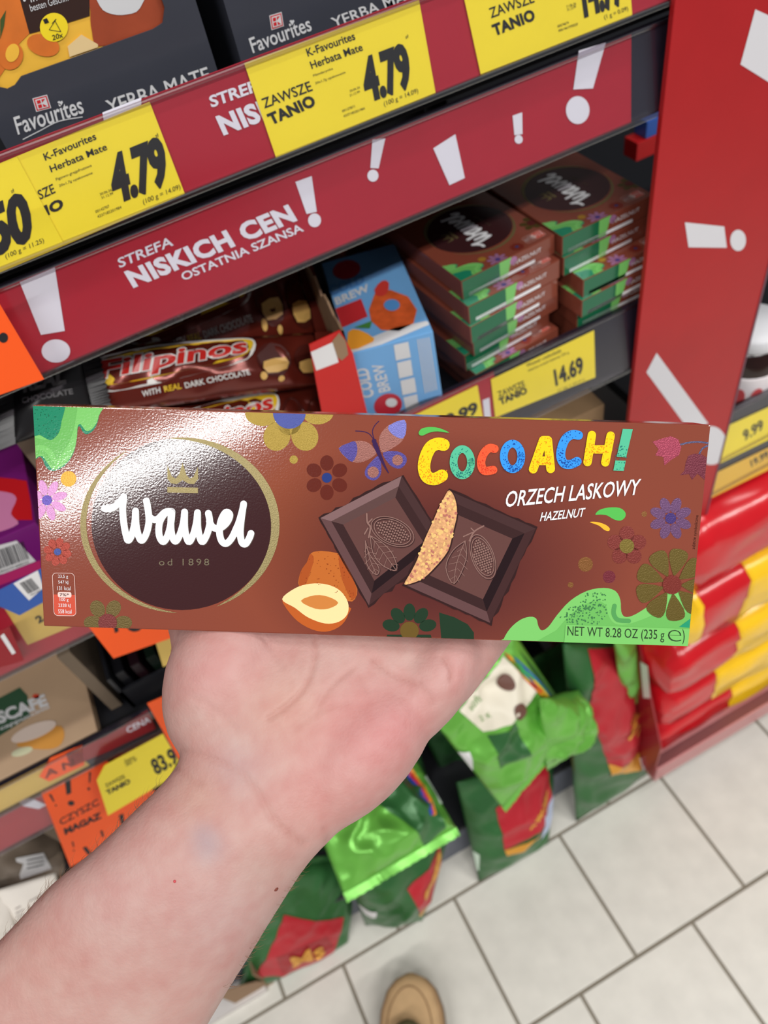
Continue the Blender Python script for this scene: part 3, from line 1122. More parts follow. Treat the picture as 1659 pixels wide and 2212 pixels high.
    def leaf(cr, pts, mid):
        k, d = I(cr), I(cr)
        k.stroke(pts + [pts[0]], 5, 4)
        d.stroke([(x + 4, y + 5) for x, y in pts + [pts[0]]], 5, 4)
        k.stroke(mid, 4, 4)
        (ax, ay), (bx_, by_) = mid[0], mid[-1]
        for s in range(1, 6):
            u = s / 6
            X, Y = ax + (bx_ - ax) * u, ay + (by_ - ay) * u
            dx, dy = (bx_ - ax) * 0.12, (by_ - ay) * 0.12
            wv = 0.22 * math.sin(math.pi * u)
            k.stroke([(X, Y), (X + dx - (by_ - ay) * wv, Y + dy + (bx_ - ax) * wv)], 3, 0)
            k.stroke([(X, Y), (X + dx + (by_ - ay) * wv, Y + dy - (bx_ - ax) * wv)], 3, 0)
        d.build('emboss_shadow', dk, t, ZE)
        k.build('emboss_line', li, t, ZE + Z1)

    pod(B_, 962, 795, 135, 78, 0.42)
    leaf(B_, [(830, 820), (905, 865), (965, 935), (985, 1025), (900, 995), (845, 920)], [(830, 820), (900, 910), (980, 1020)])
    leaf(B_, [(800, 850), (825, 930), (880, 1010), (865, 1052), (810, 990)], [(800, 850), (828, 960), (865, 1050)])
    I(B_).stroke([(808, 690), (812, 740), (830, 770), (820, 830)], 10).stroke([(815, 745), (840, 720)], 8, 0).stroke([(815, 775), (795, 810)], 8, 0).build('emboss_line', li, t, ZE)
    pod(B_, 1500, 945, 138, 66, 1.22)
    leaf(B_, [(1395, 850), (1400, 960), (1330, 1105), (1280, 1010), (1320, 910)], [(1395, 850), (1345, 980), (1328, 1100)])
    I(B_).stroke([(1505, 762), (1450, 795), (1420, 850)], 9).stroke([(1440, 800), (1385, 825)], 7, 0).stroke([(1450, 795), (1430, 775)], 7, 0).build('emboss_line', li, t, ZE)
    fill = [(1300, 548), (1335, 600), (1346, 690), (1322, 800), (1292, 910), (1222, 1000), (1150, 1070), (1080, 1102), (1032, 1108), (1070, 1040), (1110, 960), (1150, 850), (1200, 740), (1240, 650), (1268, 595)]
    I(B_).poly([(x + (8 if i < 8 else -6), y + 6) for i, (x, y) in enumerate(fill)], 3).build('filling_edge', art('choc_edge', (52, 30, 30)), t, ZE + Z1)
    I(B_).poly(fill, 3).build('nut_filling', art('filling', (214, 160, 112), vary=0.25, vscale=900), t, ZE + Z2)
    I(B_).specks(fill, 90, 10, 5).build('speckle', art('filling_speck', (232, 190, 120)), t, ZE + Z3)
    I(B_).specks(fill, 60, 8, 6).build('speckle', art('filling_dark', (182, 112, 98)), t, ZE + Z3)

    # --- dark green flower and leaf at the lower edge
    dgm = art('forest', (34, 56, 38))
    for a in (-90, -52, -128, -12, -168):
        r_ = math.radians(a)
        I(B_).disc(1063 + 112 * math.cos(r_), 1378 + 100 * math.sin(r_), 52, 36, 18, r_).build('petal', dgm, t, Z1)
    I(B_).poly([(930, 1412), (1190, 1412), (1200, 1450), (920, 1450)]).build('petal', dgm, t, Z1)
    I(B_).disc(1063, 1388, 56, 54).build('flower_centre', art('olive_dark', (104, 82, 36)), t, Z2)
    I(B_).poly([(1240, 1280), (1330, 1308), (1410, 1350), (1448, 1400), (1448, 1460), (1255, 1460)], 0).build('leaf', dgm, t, Z1)

    # --- the colourful name, letter by letter
    cY, cT, cR, cB = (252, 210, 30), (88, 190, 150), (244, 92, 56), (58, 152, 240)

    def letter(cr, col, nm, strokes, w, spk, dark, seed, box):
        k = I(cr)
        for s in strokes:
            k.stroke(s, w, 6 if len(s) > 2 else 0)
        k.build('letter', art(nm, col), t, ZE)
        x0, y0, x1, y1 = box
        d = I(cr)
        rnd = random.Random(seed)
        pts = [p for s in strokes for p in (spline(s, 6) if len(s) > 2 else [(s[0][0] + (s[1][0] - s[0][0]) * q / 12, s[0][1] + (s[1][1] - s[0][1]) * q / 12) for q in range(13)])]
        for _ in range(spk):
            p = rnd.choice(pts)
            if rnd.random() > ((p[1] - y0) / (y1 - y0)) ** 1.3 + 0.08:
                continue
            d.disc(p[0] + rnd.uniform(-.42, .42) * w, p[1] + rnd.uniform(-.42, .42) * w, rnd.uniform(1.5, 4.0), n=6)
        if d.v:
            d.build('speckle', art(nm + '_speck', dark), t, ZE + Z1)

    letter(B_, cY, 'yellow', [[(1266, 278), (1232, 272), (1190, 292), (1160, 350), (1150, 415), (1168, 468), (1212, 482), (1256, 462)]], 74, 260, (236, 132, 30), 1, (1115, 235, 1305, 520))
    letter(B_, cT, 'teal', [circle(1378, 382, 52, 78, 20) + [circle(1378, 382, 52, 78, 20)[0]]], 46, 240, (30, 110, 110), 2, (1305, 280, 1452, 483))
    letter(B_, cR, 'orange', [[(1570, 302), (1540, 298), (1506, 330), (1490, 385), (1508, 432), (1562, 428)]], 50, 160, (210, 60, 40), 3, (1463, 272, 1592, 460))
    letter(C_, cB, 'blue', [circle(295, 292, 52, 76, 20) + [circle(295, 292, 52, 76, 20)[0]]], 46, 240, (30, 70, 150), 4, (220, 193, 370, 392))
    letter(C_, cY, 'yellow', [[(418, 368), (478, 196)], [(505, 196), (522, 366)], [(478, 196), (505, 196)], [(452, 318), (515, 318)]], 52, 220, (236, 132, 30), 5, (390, 170, 548, 390))
    letter(C_, cB, 'blue', [[(688, 166), (650, 162), (610, 190), (586, 250), (584, 300), (605, 335), (645, 338), (680, 322)]], 54, 240, (30, 70, 150), 6, (553, 133, 716, 365))
    letter(C_, cY, 'yellow', [[(768, 164), (742, 326)], [(880, 168), (848, 328)], [(755, 250), (865, 250)]], 50, 220, (236, 132, 30), 7, (715, 138, 907, 355))
    I(C_).poly([(952, 128), (1012, 130), (972, 298), (916, 294)]).poly([(908, 316), (970, 318), (958, 378), (896, 376)]).build('letter', art('teal', cT), t, ZE)
    I(C_).specks([(920, 220), (990, 220), (960, 376), (900, 370)], 40, 3.5, 8).build('speckle', art('teal_speck', (30, 110, 110)), t, ZE + Z1)
    grn = art('accent_green', (88, 186, 84))
    I(B_).poly([(1118, 205), (1135, 182), (1180, 172), (1240, 178), (1300, 206), (1230, 198), (1180, 206), (1145, 222), (1124, 220)], 3).build('accent_leaf', grn, t, ZE)
    I(C_).poly([(790, 640), (815, 612), (870, 598), (935, 600), (968, 625), (968, 655), (940, 676), (900, 668), (860, 645), (820, 640)], 3).build('accent_leaf', grn, t, Z2)
    I(C_).poly([(757, 685), (800, 684), (850, 700), (876, 722), (870, 738), (845, 732), (810, 705)], 3).build('accent_leaf', art('accent_amber', (250, 182, 52)), t, Z2)
    k = I(C_)
    k.text('ORZECH LASKOWY', (250, 596), (1052, 520), (262, 500), 0.012, 0.12, 1.0)
    k.build('flavour_lettering', white, t, ZE)
    I(C_).text('HAZELNUT', (457, 680), (722, 652), (466, 626), 0.016, 0.12).build('flavour_lettering', white, t, ZE)

    # --- right side flowers
    I(C_).poly([(1132, 205), (1190, 186), (1240, 172), (1285, 190), (1303, 238), (1290, 285), (1245, 312), (1203, 346), (1196, 296), (1148, 286), (1168, 250)]).build('tulip', foil('magenta', (172, 62, 88)), t, Z2)
    I(C_).poly([(1456, 300), (1420, 278), (1380, 276), (1345, 290), (1330, 330), (1322, 378), (1297, 404), (1350, 398), (1368, 433), (1400, 395), (1446, 436), (1456, 370)]).build('tulip', foil('wine', (124, 44, 62)), t, Z2)
    I(C_).stroke([(1300, 222), (1350, 210), (1410, 206), (1474, 216)], 10).build('stem', foil('steel_blue', (88, 90, 130)), t, Z2)
    I(C_).stroke([(1412, 276), (1432, 244), (1474, 224)], 10).build('stem', foil('steel_blue', (88, 90, 130)), t, Z2)
    flower(C_, 1240, 662, 8, 82, 48, 30, (122, 82, 126), (78, 56, 132), 33, math.pi / 8, 'lilac')
    flower(C_, 978, 828, 5, 70, 50, 46, (146, 58, 50), (142, 122, 48), 44, -math.pi / 2, 'brick')
    for x, y, r_, c in ((732, 937, 44, (150, 96, 44)), (643, 1060, 17, (150, 96, 44)), (1083, 637, 17, (150, 92, 48))):
        I(C_).disc(x, y, r_).build('gold_dot', foil('ochre', c), t, Z1)
    I(C_).disc(873, 1012, 38).build('red_dot', foil('crimson', (136, 46, 60)), t, Z1)
    # green wave with the weight
    wave = [(236, 1440), (244, 1382), (282, 1320), (340, 1270), (400, 1250), (438, 1262), (450, 1306), (472, 1332), (512, 1308), (562, 1240), (640, 1155), (740, 1096), (840, 1078), (910, 1096), (940, 1150), (945, 1218), (966, 1250),
            (1012, 1244), (1082, 1204), (1160, 1146), (1230, 1100), (1300, 1100), (1345, 1160), (1400, 1200), (1400, 1440)]
    I(C_).poly(wave, 3).build('wave', lg, t, Z1)
    I(C_).poly([(490, 1420), (560, 1330), (640, 1240), (720, 1180), (800, 1156), (852, 1180), (868, 1240), (905, 1290), (980, 1296), (1090, 1260), (1200, 1215), (1300, 1226), (1390, 1240), (1390, 1420)], 3).build('wave_tone', mg, t, Z2)
    I(C_).stroke([(905, 1185), (900, 1230), (925, 1268), (990, 1275)], 26).build('wave_tone', art('wave_dark', (84, 156, 86)), t, Z3)
    I(C_).specks([(560, 1260), (740, 1110), (850, 1100), (860, 1240), (800, 1300), (640, 1290)], 160, 5, 11).build('speckle', art('wave_speck', (62, 118, 74)), t, Z3)
    I(C_).poly([(1290, 1310), (1400, 1230), (1400, 1320)]).build('wave_tone', art('sea_green', (40, 150, 110)), t, Z3)
    olg = foil('olive_gold', (124, 104, 42))
    for q in range(9):
        a = math.radians(-77 + q * 40)
        c, s = math.cos(a), math.sin(a)
        pt = lambda u, v: (1247 + u * c - v * s, 1058 + u * s + v * c)
        I(C_).poly([pt(62, -8), pt(150, -52), pt(200, -52), pt(216, -20), pt(216, 20), pt(200, 52), pt(150, 52), pt(62, 8)], 2).build('petal', olg, t, Z4)
    I(C_).disc(1247, 1058, 57).build('flower_centre', foil('red_centre', (148, 56, 46)), t, Z5 + Z1)
    I(C_).poly([(612, 1296), (1360, 1322), (1356, 1440), (604, 1402)]).build('weight_field', lg, t, Z5)
    I(C_).text('NET WT 8.28 OZ (235 g', (622, 1378), (1200, 1402), (624, 1304), 0.0).text(')', (1308, 1412), (1322, 1413), (1308, 1322)).build('weight_lettering', art('weight_ink', (44, 62, 42)), t, Z5 + Z1)
    I(C_).text('e', (1222, 1394), (1302, 1398), (1222, 1326), -0.022).build('estimate_mark', art('weight_ink', (44, 62, 42)), t, Z5 + Z1)
    I(C_).text('zdjęcie symboliczne', (1390, 848), (1412, 645), (1366, 846)).build('side_lettering', art('small_ink', (62, 30, 24)), t, Z2)
    nest(t, BOXRULES)
    return t


held = make_box(True)
tag(held, 'large brown chocolate box lettered Wawel and COCOACH held up on the palm', 'chocolate box')

# ================================================================== goods: builders
class Skin:
    """A pillow-like wrapper between four corner points (TL, TR, BR, BL), bulging to both sides, with creases."""
    def __init__(self, q, thick, crumple=0.003, seed=0, freq=30.0, pinch=0.75):
        self.q = [Vector(p) for p in q]
        self.th, self.cr, self.sd, self.fr, self.pi = thick, crumple, seed, freq, pinch
        n = (self.q[2] - self.q[0]).cross(self.q[1] - self.q[3]).normalized()
        self.n = n if n.dot(CAM_C - self.q[0]) > 0 else -n

    def base(self, u, v):
        a = self.q[0].lerp(self.q[1], u)
        b = self.q[3].lerp(self.q[2], u)
        return a.lerp(b, v)

    def at(self, u, v, side=1, lift=0.0):
        p = self.base(u, v)
        pr = max(0.0, (4 * u * (1 - u))) ** self.pi * max(0.0, (4 * v * (1 - v))) ** self.pi
        s = Vector((self.sd * 7.13, self.sd * 3.7, side * 5.0))
        w = p * self.fr + s
        ridge = 1.0 - 3.4 * abs(noise.noise(w))
        fine = 0.4 - 1.4 * abs(noise.noise(p * self.fr * 2.1 + s))
        e = min(1.0, 9 * min(u, 1 - u, v, 1 - v))
        return p + self.n * (side * self.th * pr + side * self.cr * (ridge + fine) * e + lift)

    def grid(self, nu, nv, side=1, rect=(0, 0, 1, 1), lift=0.0):
        vs = [self.at(rect[0] + (rect[2] - rect[0]) * i / nu, rect[1] + (rect[3] - rect[1]) * j / nv, side, lift) for j in range(nv + 1) for i in range(nu + 1)]
        fs = [(j * (nu + 1) + i, (j + 1) * (nu + 1) + i, (j + 1) * (nu + 1) + i + 1, j * (nu + 1) + i + 1) for j in range(nv) for i in range(nu)]
        if side < 0:
            fs = [f[::-1] for f in fs]
        return vs, fs


def wrapper(name, label, cat, q, thick, material, group=None, crumple=0.003, seed=0, freq=30.0, nu=26, nv=20, seal=None, seal_mat=None, pinch=0.75):
    """A foil pack as a thing: body, and crimped seals at the ends ('lr' left and right, 'tb' top and bottom)."""
    S = Skin(q, thick, crumple, seed, freq, pinch)
    base = min(S.q, key=lambda p: p.z)
    c = sum(S.q, Vector()) / 4
    org = Matrix.Translation((c.x, c.y, base.z))
    inv = org.inverted()
    t = thing(name, label, cat, org, group)
    mb = MB()
    for side in (1, -1):
        vs, fs = S.grid(nu, nv, side)
        mb.add([inv @ p for p in vs], fs)
    me = mb.mesh('wrapper_body')
    bm = bmesh.new()
    bm.from_mesh(me)
    bmesh.ops.remove_doubles(bm, verts=bm.verts, dist=1e-5)
    bm.to_mesh(me)
    bm.free()
    link('wrapper_body', me, material, t, smooth=True)
    S.inv, S.t = inv, t
    for ch in seal or '':
        N = 30
        L = 0.011
        ed = {'l': lambda s: (0, s), 'r': lambda s: (1, s), 't': lambda s: (s, 0), 'b': lambda s: (s, 1)}[ch]
        cen = S.base(0.5, 0.5)
        r0, r1 = [], []
        for i in range(N + 1):
            p = S.base(*ed(i / N))
            mid = S.base(*ed(0.5))
            d = (mid - cen).normalized()
            zig = 0.0012 if i % 2 else 0.0
            wob = S.n * (0.0018 * noise.noise(p * 60 + Vector((seed, 0, 0))))
            r0.append(p - d * 0.001)
            r1.append(p + d * (L - zig) + wob)
        m2 = MB()
        th = S.n * 0.0004
        vs = [inv @ (p + th) for p in r0 + r1] + [inv @ (p - th) for p in r0 + r1]
        n = N + 1
        fs = []
        for i in range(N):
            fs += [(i, i + 1, n + i + 1, n + i), (2 * n + i, 3 * n + i, 3 * n + i + 1, 2 * n + i + 1), (n + i, n + i + 1, 3 * n + i + 1, 3 * n + i)]
        m2.add(vs, fs)
        m2.build('crimped_seal', seal_mat or material, t)
    return S


def patch(S, name, rect, material, nu=12, nv=10, lift=0.0004):
    mb = MB()
    vs, fs = S.grid(nu, nv, 1, rect, lift)
    mb.add([S.inv @ p for p in vs], fs)
    return mb.build(name, material, S.t, smooth=True)


def uv_ink(S, name, ink, material, lift=0.0008):
    return ink.build(name, material, S.t, lift, surf=lambda u, v, z: S.inv @ S.at(u, v, 1, z))


class Carton:
    """A box given by its front-left-bottom corner, run of the front edge, depth run, height."""
    def __init__(self, name, label, cat, o, xv, yv, h, material, group=None, bevel=0.0008, lid=True):
        o, xv, yv = Vector(o), Vector(xv), Vector(yv)
        self.M = frame(o + xv / 2, xv, yv)
        self.t = thing(name, label, cat, self.M, group)
        self.w, self.d, self.h = xv.length, (yv - xv.normalized() * yv.dot(xv.normalized())).length, h
        if material is not None:
            MB().box((-self.w / 2, 0, 0), (self.w / 2, self.d, h)).build('carton', material, self.t, bevel=bevel)
        # faces: front (x right, y up), top (x right, y back)
        self.front = Plane(self.M @ Matrix.Rotation(math.pi / 2, 4, 'X'))
        self.top = Plane(self.M @ Matrix.Translation((0, 0, h)))
        self.right = Plane(self.M @ Matrix.Translation((self.w / 2, 0, 0)) @ Matrix.Rotation(math.pi / 2, 4, 'Z') @ Matrix.Rotation(math.pi / 2, 4, 'X'))
        self.left = Plane(self.M @ Matrix.Translation((-self.w / 2, self.d, 0)) @ Matrix.Rotation(-math.pi / 2, 4, 'Z') @ Matrix.Rotation(math.pi / 2, 4, 'X'))

    def put(self, face, name, ink, material, z=0.0003):
        o = ink.build(name, material, self.t, z)
        o.matrix_basis = self.M.inverted() @ getattr(self, face).M
        return o


# ================================================================== top shelf: tea cartons
M_CHAR = mat('charcoal_card', (58, 60, 70), 0.45, vary=0.04, coat=0.15)
M_CHAR2 = mat('charcoal_card_inside', (150, 132, 110), 0.8)
M_TEAY = mat('tea_yellow', (246, 190, 66), 0.45, vary=0.06, vscale=50)
M_TEAO = mat('tea_orange', (222, 118, 44), 0.45, vary=0.12, vscale=70)
M_TEAB = mat('tea_dark', (52, 30, 24), 0.45)
M_TEAR = mat('tea_red', (164, 74, 46), 0.35, vary=0.10, vscale=60)
M_LW = mat('print_grey_white', (214, 214, 216), 0.5)
M_LOGO = mat('logo_red', (206, 30, 38), 0.5)


def k_logo(put, fn, q):
    """the small square K mark: q = corners TL TR BR BL"""
    def P(u, v):
        a = (q[0][0] + (q[1][0] - q[0][0]) * u, q[0][1] + (q[1][1] - q[0][1]) * u)
        b = (q[3][0] + (q[2][0] - q[3][0]) * u, q[3][1] + (q[2][1] - q[3][1]) * u)
        return (a[0] + (b[0] - a[0]) * v, a[1] + (b[1] - a[1]) * v)
    R = lambda u0, v0, u1, v1: [P(u0, v0), P(u1, v0), P(u1, v1), P(u0, v1)]
    put('logo_field', Ink(fn).poly(R(0, 0, 1, 1)), M_LW, 0.0003)
    put('logo_frame', Ink(fn).poly(R(.06, .06, .94, .94)), M_LOGO, 0.0004)
    put('logo_inner', Ink(fn).poly(R(.14, .14, .86, .86)), M_LW, 0.0005)
    k = Ink(fn)
    k.poly(R(.22, .22, .46, .46)).poly(R(.22, .54, .46, .78))
    k.poly([P(.54, .46), P(.54, .22), P(.80, .22)]).poly([P(.54, .54), P(.54, .78), P(.80, .78)])
    put('logo_letter', k, M_LOGO, 0.0006)


def tea_tray(label, x0, x1, y0, notch, fn_extra):
    """Charcoal shelf tray with a lowered front, tea boxes standing in it."""
    w = x1 - x0
    M = frame(((x0 + x1) / 2, y0, 1.182), (1, 0, 0), (0, 1, 0))
    t = thing('tea_tray', label, 'display tray', M)
    h, d = 0.13, 0.18
    z0 = notch
    ol = [(-w / 2, 0), (w / 2, 0), (w / 2, h), (w / 2 - 0.014, h), (w / 2 - 0.014, z0 + 0.006), (w / 2 - 0.017, z0 + 0.001), (w / 2 - 0.022, z0),
          (-w / 2 + 0.020, z0), (-w / 2 + 0.016, z0 - 0.0022), (-w / 2 + 0.0125, z0 - 0.0026), (-w / 2 + 0.009, z0 - 0.0005), (-w / 2 + 0.0075, z0 + 0.005), (-w / 2 + 0.0075, h), (-w / 2, h)]
    FM = Matrix.Rotation(math.pi / 2, 4, 'X')
    MB().prism(ol, -0.0008, 0.0).build('front_wall', M_CHAR, t, FM, bevel=0.0)
    MB().box((-w / 2, 0.0008, 0), (-w / 2 + 0.0008, d, h)).build('side_wall', M_CHAR, t)
    MB().box((w / 2 - 0.0008, 0.0008, 0), (w / 2, d, h)).build('side_wall', M_CHAR, t)
    MB().box((-w / 2, 0.0008, 0), (w / 2, d, 0.0008)).build('tray_floor', M_CHAR2, t)
    P = Plane(M @ FM)
    P.t = t

    def put(n, ink, m, z):
        o = ink.build(n, m, t, z)
        o.matrix_basis = FM
        return o
    fn_extra(P, put)
    return t


def extra_a(P, put):
    k_logo(put, on(P, c1), [(165, 503), (240, 483), (262, 552), (185, 572)])
    k = Ink(on(P, c1)).text('Favourites', (92, 690), (440, 575), (52, 605), 0.012, 0.25)
    put('lettering', k, M_LW, 0.0003)
    put('heart', Ink(on(P, c1)).poly([(293, 522), (302, 515), (309, 520), (317, 514), (322, 524), (311, 542)]), M_LW, 0.0003)
    put('underline', Ink(on(P, c1)).stroke([(118, 712), (200, 670), (300, 620), (420, 598)], 5), M_LW, 0.0003)
    put('lettering', Ink(on(P, c1)).text('YERBA MATE', (560, 590), (1082, 415), (536, 515), 0.012), M_LW, 0.0003)


def extra_b(P, put):
    k_logo(put, on(P, c2), [(224, 92), (298, 70), (312, 155), (238, 180)])
    put('lettering', Ink(on(P, c2)).text('Favourites', (128, 318), (490, 178), (85, 235), 0.012, 0.25), M_LW, 0.0003)
    put('heart', Ink(on(P, c2)).poly([(345, 125), (354, 118), (361, 123), (368, 116), (375, 126), (362, 150)]), M_LW, 0.0003)
    put('lettering', Ink(on(P, c2)).text('YERBA MATE', (612, 170), (1150, -30), (588, 108), 0.012), M_LW, 0.0003)


pA0, pA1 = at_y(20, 312, 0.075).x, at_y(466, 140, 0.075).x
nA = at_y(*c1(470, 262), 0.075).z - 1.182
tea_tray('charcoal tea tray with cut-out front showing orange tea boxes, top left', pA0 - 0.002, pA1, 0.075, nA, extra_a)
pB0 = at_y(514, 110, 0.075).x
tea_tray('charcoal tea tray printed Favourites behind the middle 4.79 tag', pB0, pB0 + 0.105, 0.075, 0.075, extra_b)

# tea boxes standing in the left tray
cart = Carton('tea_box', 'tea box with orange fruit and glass print inside the left tray', 'tea box', (pA0 + 0.0015, 0.0775, 1.1835), (pA1 - pA0 - 0.006, 0, 0), (0, 0.062, 0), 0.115, M_TEAY)
FN = on(cart.front, c1)
cart.put('front', 'orange_print', Ink(FN).poly([(-60, -60), (90, -60), (150, 170), (80, 240), (40, 330), (-20, 420), (-80, 420)]), M_TEAO)
cart.put('front', 'dark_panel', Ink(FN).poly([(70, -120), (455, -120), (458, 80), (300, 130), (150, 172)]), M_TEAB, 0.0004)
cart.put('front', 'panel_lettering', Ink(FN).text('• im F', (122, 22), (250, -18), (112, -20)).text('besten Geschm', (158, 58), (350, 2), (148, 22)), M_LW, 0.0006)
cart.put('front', 'yellow_badge', Ink(FN).disc(275, 138, 72, 74, 28), mat('badge_yellow', (250, 222, 40), 0.45), 0.0006)
k = Ink(FN).text('20x', (268, 205), (322, 188), (264, 178), 0.01)
k.stroke([(250, 150), (310, 160)], 3, 0).stroke([(250, 150), (280, 105)], 3, 0).stroke([(280, 105), (310, 160)], 3, 0).stroke([(280, 105), (285, 95)], 3, 0).stroke([(285, 95), (265, 118)], 3, 0)
k.poly([(218, 98), (238, 90), (250, 112), (228, 120)])
cart.put('front', 'badge_lettering', k, M_INK, 0.0008)
cart.put('front', 'glass_print', Ink(FN).poly([(480, -120), (462, 60), (470, 160), (505, 235), (700, 190), (830, 140), (860, 60), (830, -120)], 3), M_TEAR, 0.0004)
cart.put('front', 'foam_print', Ink(FN).poly([(490, -90), (510, 30), (570, 70), (650, 72), (715, 40), (740, -90)], 3), M_LW, 0.0006)
for px_, py_, rx_, ry_, mm in ((220, 230, 85, 55, M_TEAO), (55, 285, 62, 72, M_TEAO)):
    cart.put('front', 'fruit_print', Ink(FN).disc(px_, py_, rx_, ry_, 20, 0.3), mm, 0.0005)
cart.put('front', 'fruit_print', Ink(FN).disc(62, 268, 34, 48, 20, 0.3), M_TEAY, 0.0007)
cart.put('front', 'sugar_print', Ink(FN).poly([(345, 235), (415, 175), (500, 225), (500, 240), (355, 290)]), mat('tea_cream', (236, 206, 150), 0.5), 0.0006)
cart.put('front', 'leaf_print', Ink(FN).poly([(0, 100), (30, 50), (20, 130), (0, 200)]), mat('tea_leaf', (66, 84, 36), 0.5), 0.0005)
MB().box((-0.030, 0.064, 0), (0.030, 0.1, 0.112)).build('box_behind', M_TEAY, cart.t)

# ================================================================== middle shelf
# stacks of the same chocolate box, end on
M_SBROWN = MATS['box_brown']
proto = make_box(False)
LAB = ('chocolate box in the left stack', 'chocolate box in the right stack')
for ch in list(proto.children):
    pass
# end face: green corner, white flap edge with its highlight painted in, lettering
EM = Matrix.Translation((-HWB, 0, 0)) @ Matrix(((0, 0, -1, 0), (0, 1, 0, 0), (1, 0, 0, 0), (0, 0, 0, 1)))   # x along depth, y up, normal -x


def end_print(name, pts, m, z=0.00012):
    o = Ink().raw(pts).build(name, m, proto, z)
    o.matrix_basis = EM
    return o


end_print('end_splash', [(-BT + 0.0005, BH * 0.60), (-0.0004, BH * 0.60), (-0.0004, BH - 0.0006), (-BT + 0.0005, BH - 0.0006)], art('end_green', (28, 104, 70)))
end_print('end_splash', [(-BT + 0.0005, BH * 0.52), (-0.0004, BH * 0.47), (-0.0004, BH * 0.60), (-BT + 0.0005, BH * 0.60)], MATS['box_leaf_green'])
end_print('end_edge_highlight', [(-BT + 0.0009, BH * 0.22), (-BT + 0.0034, BH * 0.22), (-BT + 0.0034, BH * 0.93), (-BT + 0.0009, BH * 0.93)], MATS['box_white'])
kk = Ink(lambda x, y: (y, x))
kk.text('HAZELNUT', (BH * 0.45, -0.0075), (BH * 0.15, -0.0075), (BH * 0.45, -0.0045))
o = kk.build('end_lettering', MATS['box_white'], proto, 0.00014)
o.matrix_basis = EM
Ink().disc(-0.004, BH * 0.45, 0.003).build('end_flower', MATS['box_foil_pink_petal'], proto, 0.00014).matrix_basis = EM


def lay(o, x, y, z, yaw):
    """Lay a box on its back: its left end towards the aisle, face up. x, y: front left bottom corner."""
    Rm = Matrix(((0, -1, 0, 0), (1, 0, 0, 0), (0, 0, 1, 0), (0, 0, 0, 1)))       # box right -> +Y, box up -> -X, face -> +Z
    o.matrix_world = Matrix.Translation((x, y, z)) @ Matrix.Rotation(yaw, 4, 'Z') @ Rm @ Matrix.Translation((HWB, -BH, BT))


rnd = random.Random(3)
first = True
for st, (sx, sy, n, yaw0) in enumerate(((0.3615, 0.066, 7, 0.10), (0.4395, 0.067, 7, 0.03))):
    names = ['bottom', 'second from bottom', 'third from bottom', 'middle', 'third from top', 'second from top', 'topmost']
    offs = [(0.003, 0.002), (0.001, -0.004), (-0.003, 0.003), (0.002, -0.002), (-0.001, -0.006), (0.000, -0.004), (0.001, 0.004)] if st == 0 else \
           [(0.010, -0.010), (0.009, -0.008), (0.008, -0.006), (0.006, -0.014), (0.008, -0.012), (0.0, 0.0), (0.0, 0.002)]
    for i in range(n):
        b = proto if first else copy_tree(proto)
        first = False
        lay(b, sx + offs[i][0], sy + offs[i][1], 0.9452 + i * (BT + 0.0003), yaw0 + rnd.uniform(-0.03, 0.03))
        tag(b, '%s brown chocolate box, %s one of its seven' % (LAB[st].replace('chocolate box in the ', 'flat lying').replace('flat lyingleft stack', 'flat lying left stack').replace('flat lyingright stack', 'flat lying right stack'), names[i]),
            'chocolate box', 'chocolate boxes stacked on the middle shelf')

# blue cold brew tea box
M_BLUE = mat('sky_blue_card', (112, 168, 220), 0.4, vary=0.05)
M_BLUE2 = mat('mid_blue_card', (86, 146, 208), 0.4)
cb = Carton('tea_box', 'light blue COLD BREW tea box left of the chocolate stacks', 'tea box', (0.2760, 0.0665, 0.9452), (0.0545, -0.0135, 0), (0.022, 0.11, 0), 0.0898, M_BLUE)
FN = on(cb.front, c5)
k = Ink(FN).text('COLD', (330, 945), (300, 815), (270, 955), 0.03).text('BREW', (402, 918), (368, 795), (350, 930), 0.02)
cb.put('front', 'lettering', k, M_LW)
cb.put('front', 'round_seal', Ink(FN).disc(390, 985, 64, 52, 24, -0.3), mat('seal_red', (186, 40, 56), 0.45))
cb.put('front', 'seal_figure', Ink(FN).disc(405, 972, 26, 20, 16), M_LW, 0.0005)
for q in ([(415, 715), (480, 700), (492, 770), (425, 785)], [(430, 795), (492, 780), (502, 850), (440, 865)], [(445, 875), (508, 860), (518, 925), (455, 940)], [(458, 950), (520, 935), (528, 995), (470, 1005)]):
    cb.put('front', 'picture_field', Ink(FN).poly(q), M_LW, 0.0003)
for s in range(6):
    cb.put('front', 'small_print', Ink(FN).poly([(520 + s * 10, 690 - s * 2), (524 + s * 10, 690 - s * 2), (560 + s * 10, 930 - s * 3), (556 + s * 10, 930 - s * 3)]), M_LW, 0.0003)
FN = on(cb.top, c5)
cb.put('top', 'white_wave', Ink(FN, clips=((1, 0, cb.w / 2 - .0006), (0, -1, -.0006))).poly([(215, 745), (300, 690), (420, 640), (560, 610), (590, 620), (230, 770)]), M_LW)
cb.put('top', 'round_seal', Ink(FN).disc(205, 380, 62, 42, 24, -0.2), mat('seal_red', (186, 40, 56), 0.45))
k = Ink(FN).text('COLD', (135, 500), (290, 440), (120, 455), 0.03)
cb.put('top', 'lettering', k, M_BLUE2, 0.0003)
cb.put('top', 'lettering', Ink(FN).text('BREW', (160, 540), (310, 475), (148, 508), 0.03), M_LW, 0.0003)
cb.put('top', 'red_banner', Ink(FN).poly([(155, 555), (270, 510), (300, 590), (185, 640)]), mat('banner_red', (196, 44, 50), 0.45))
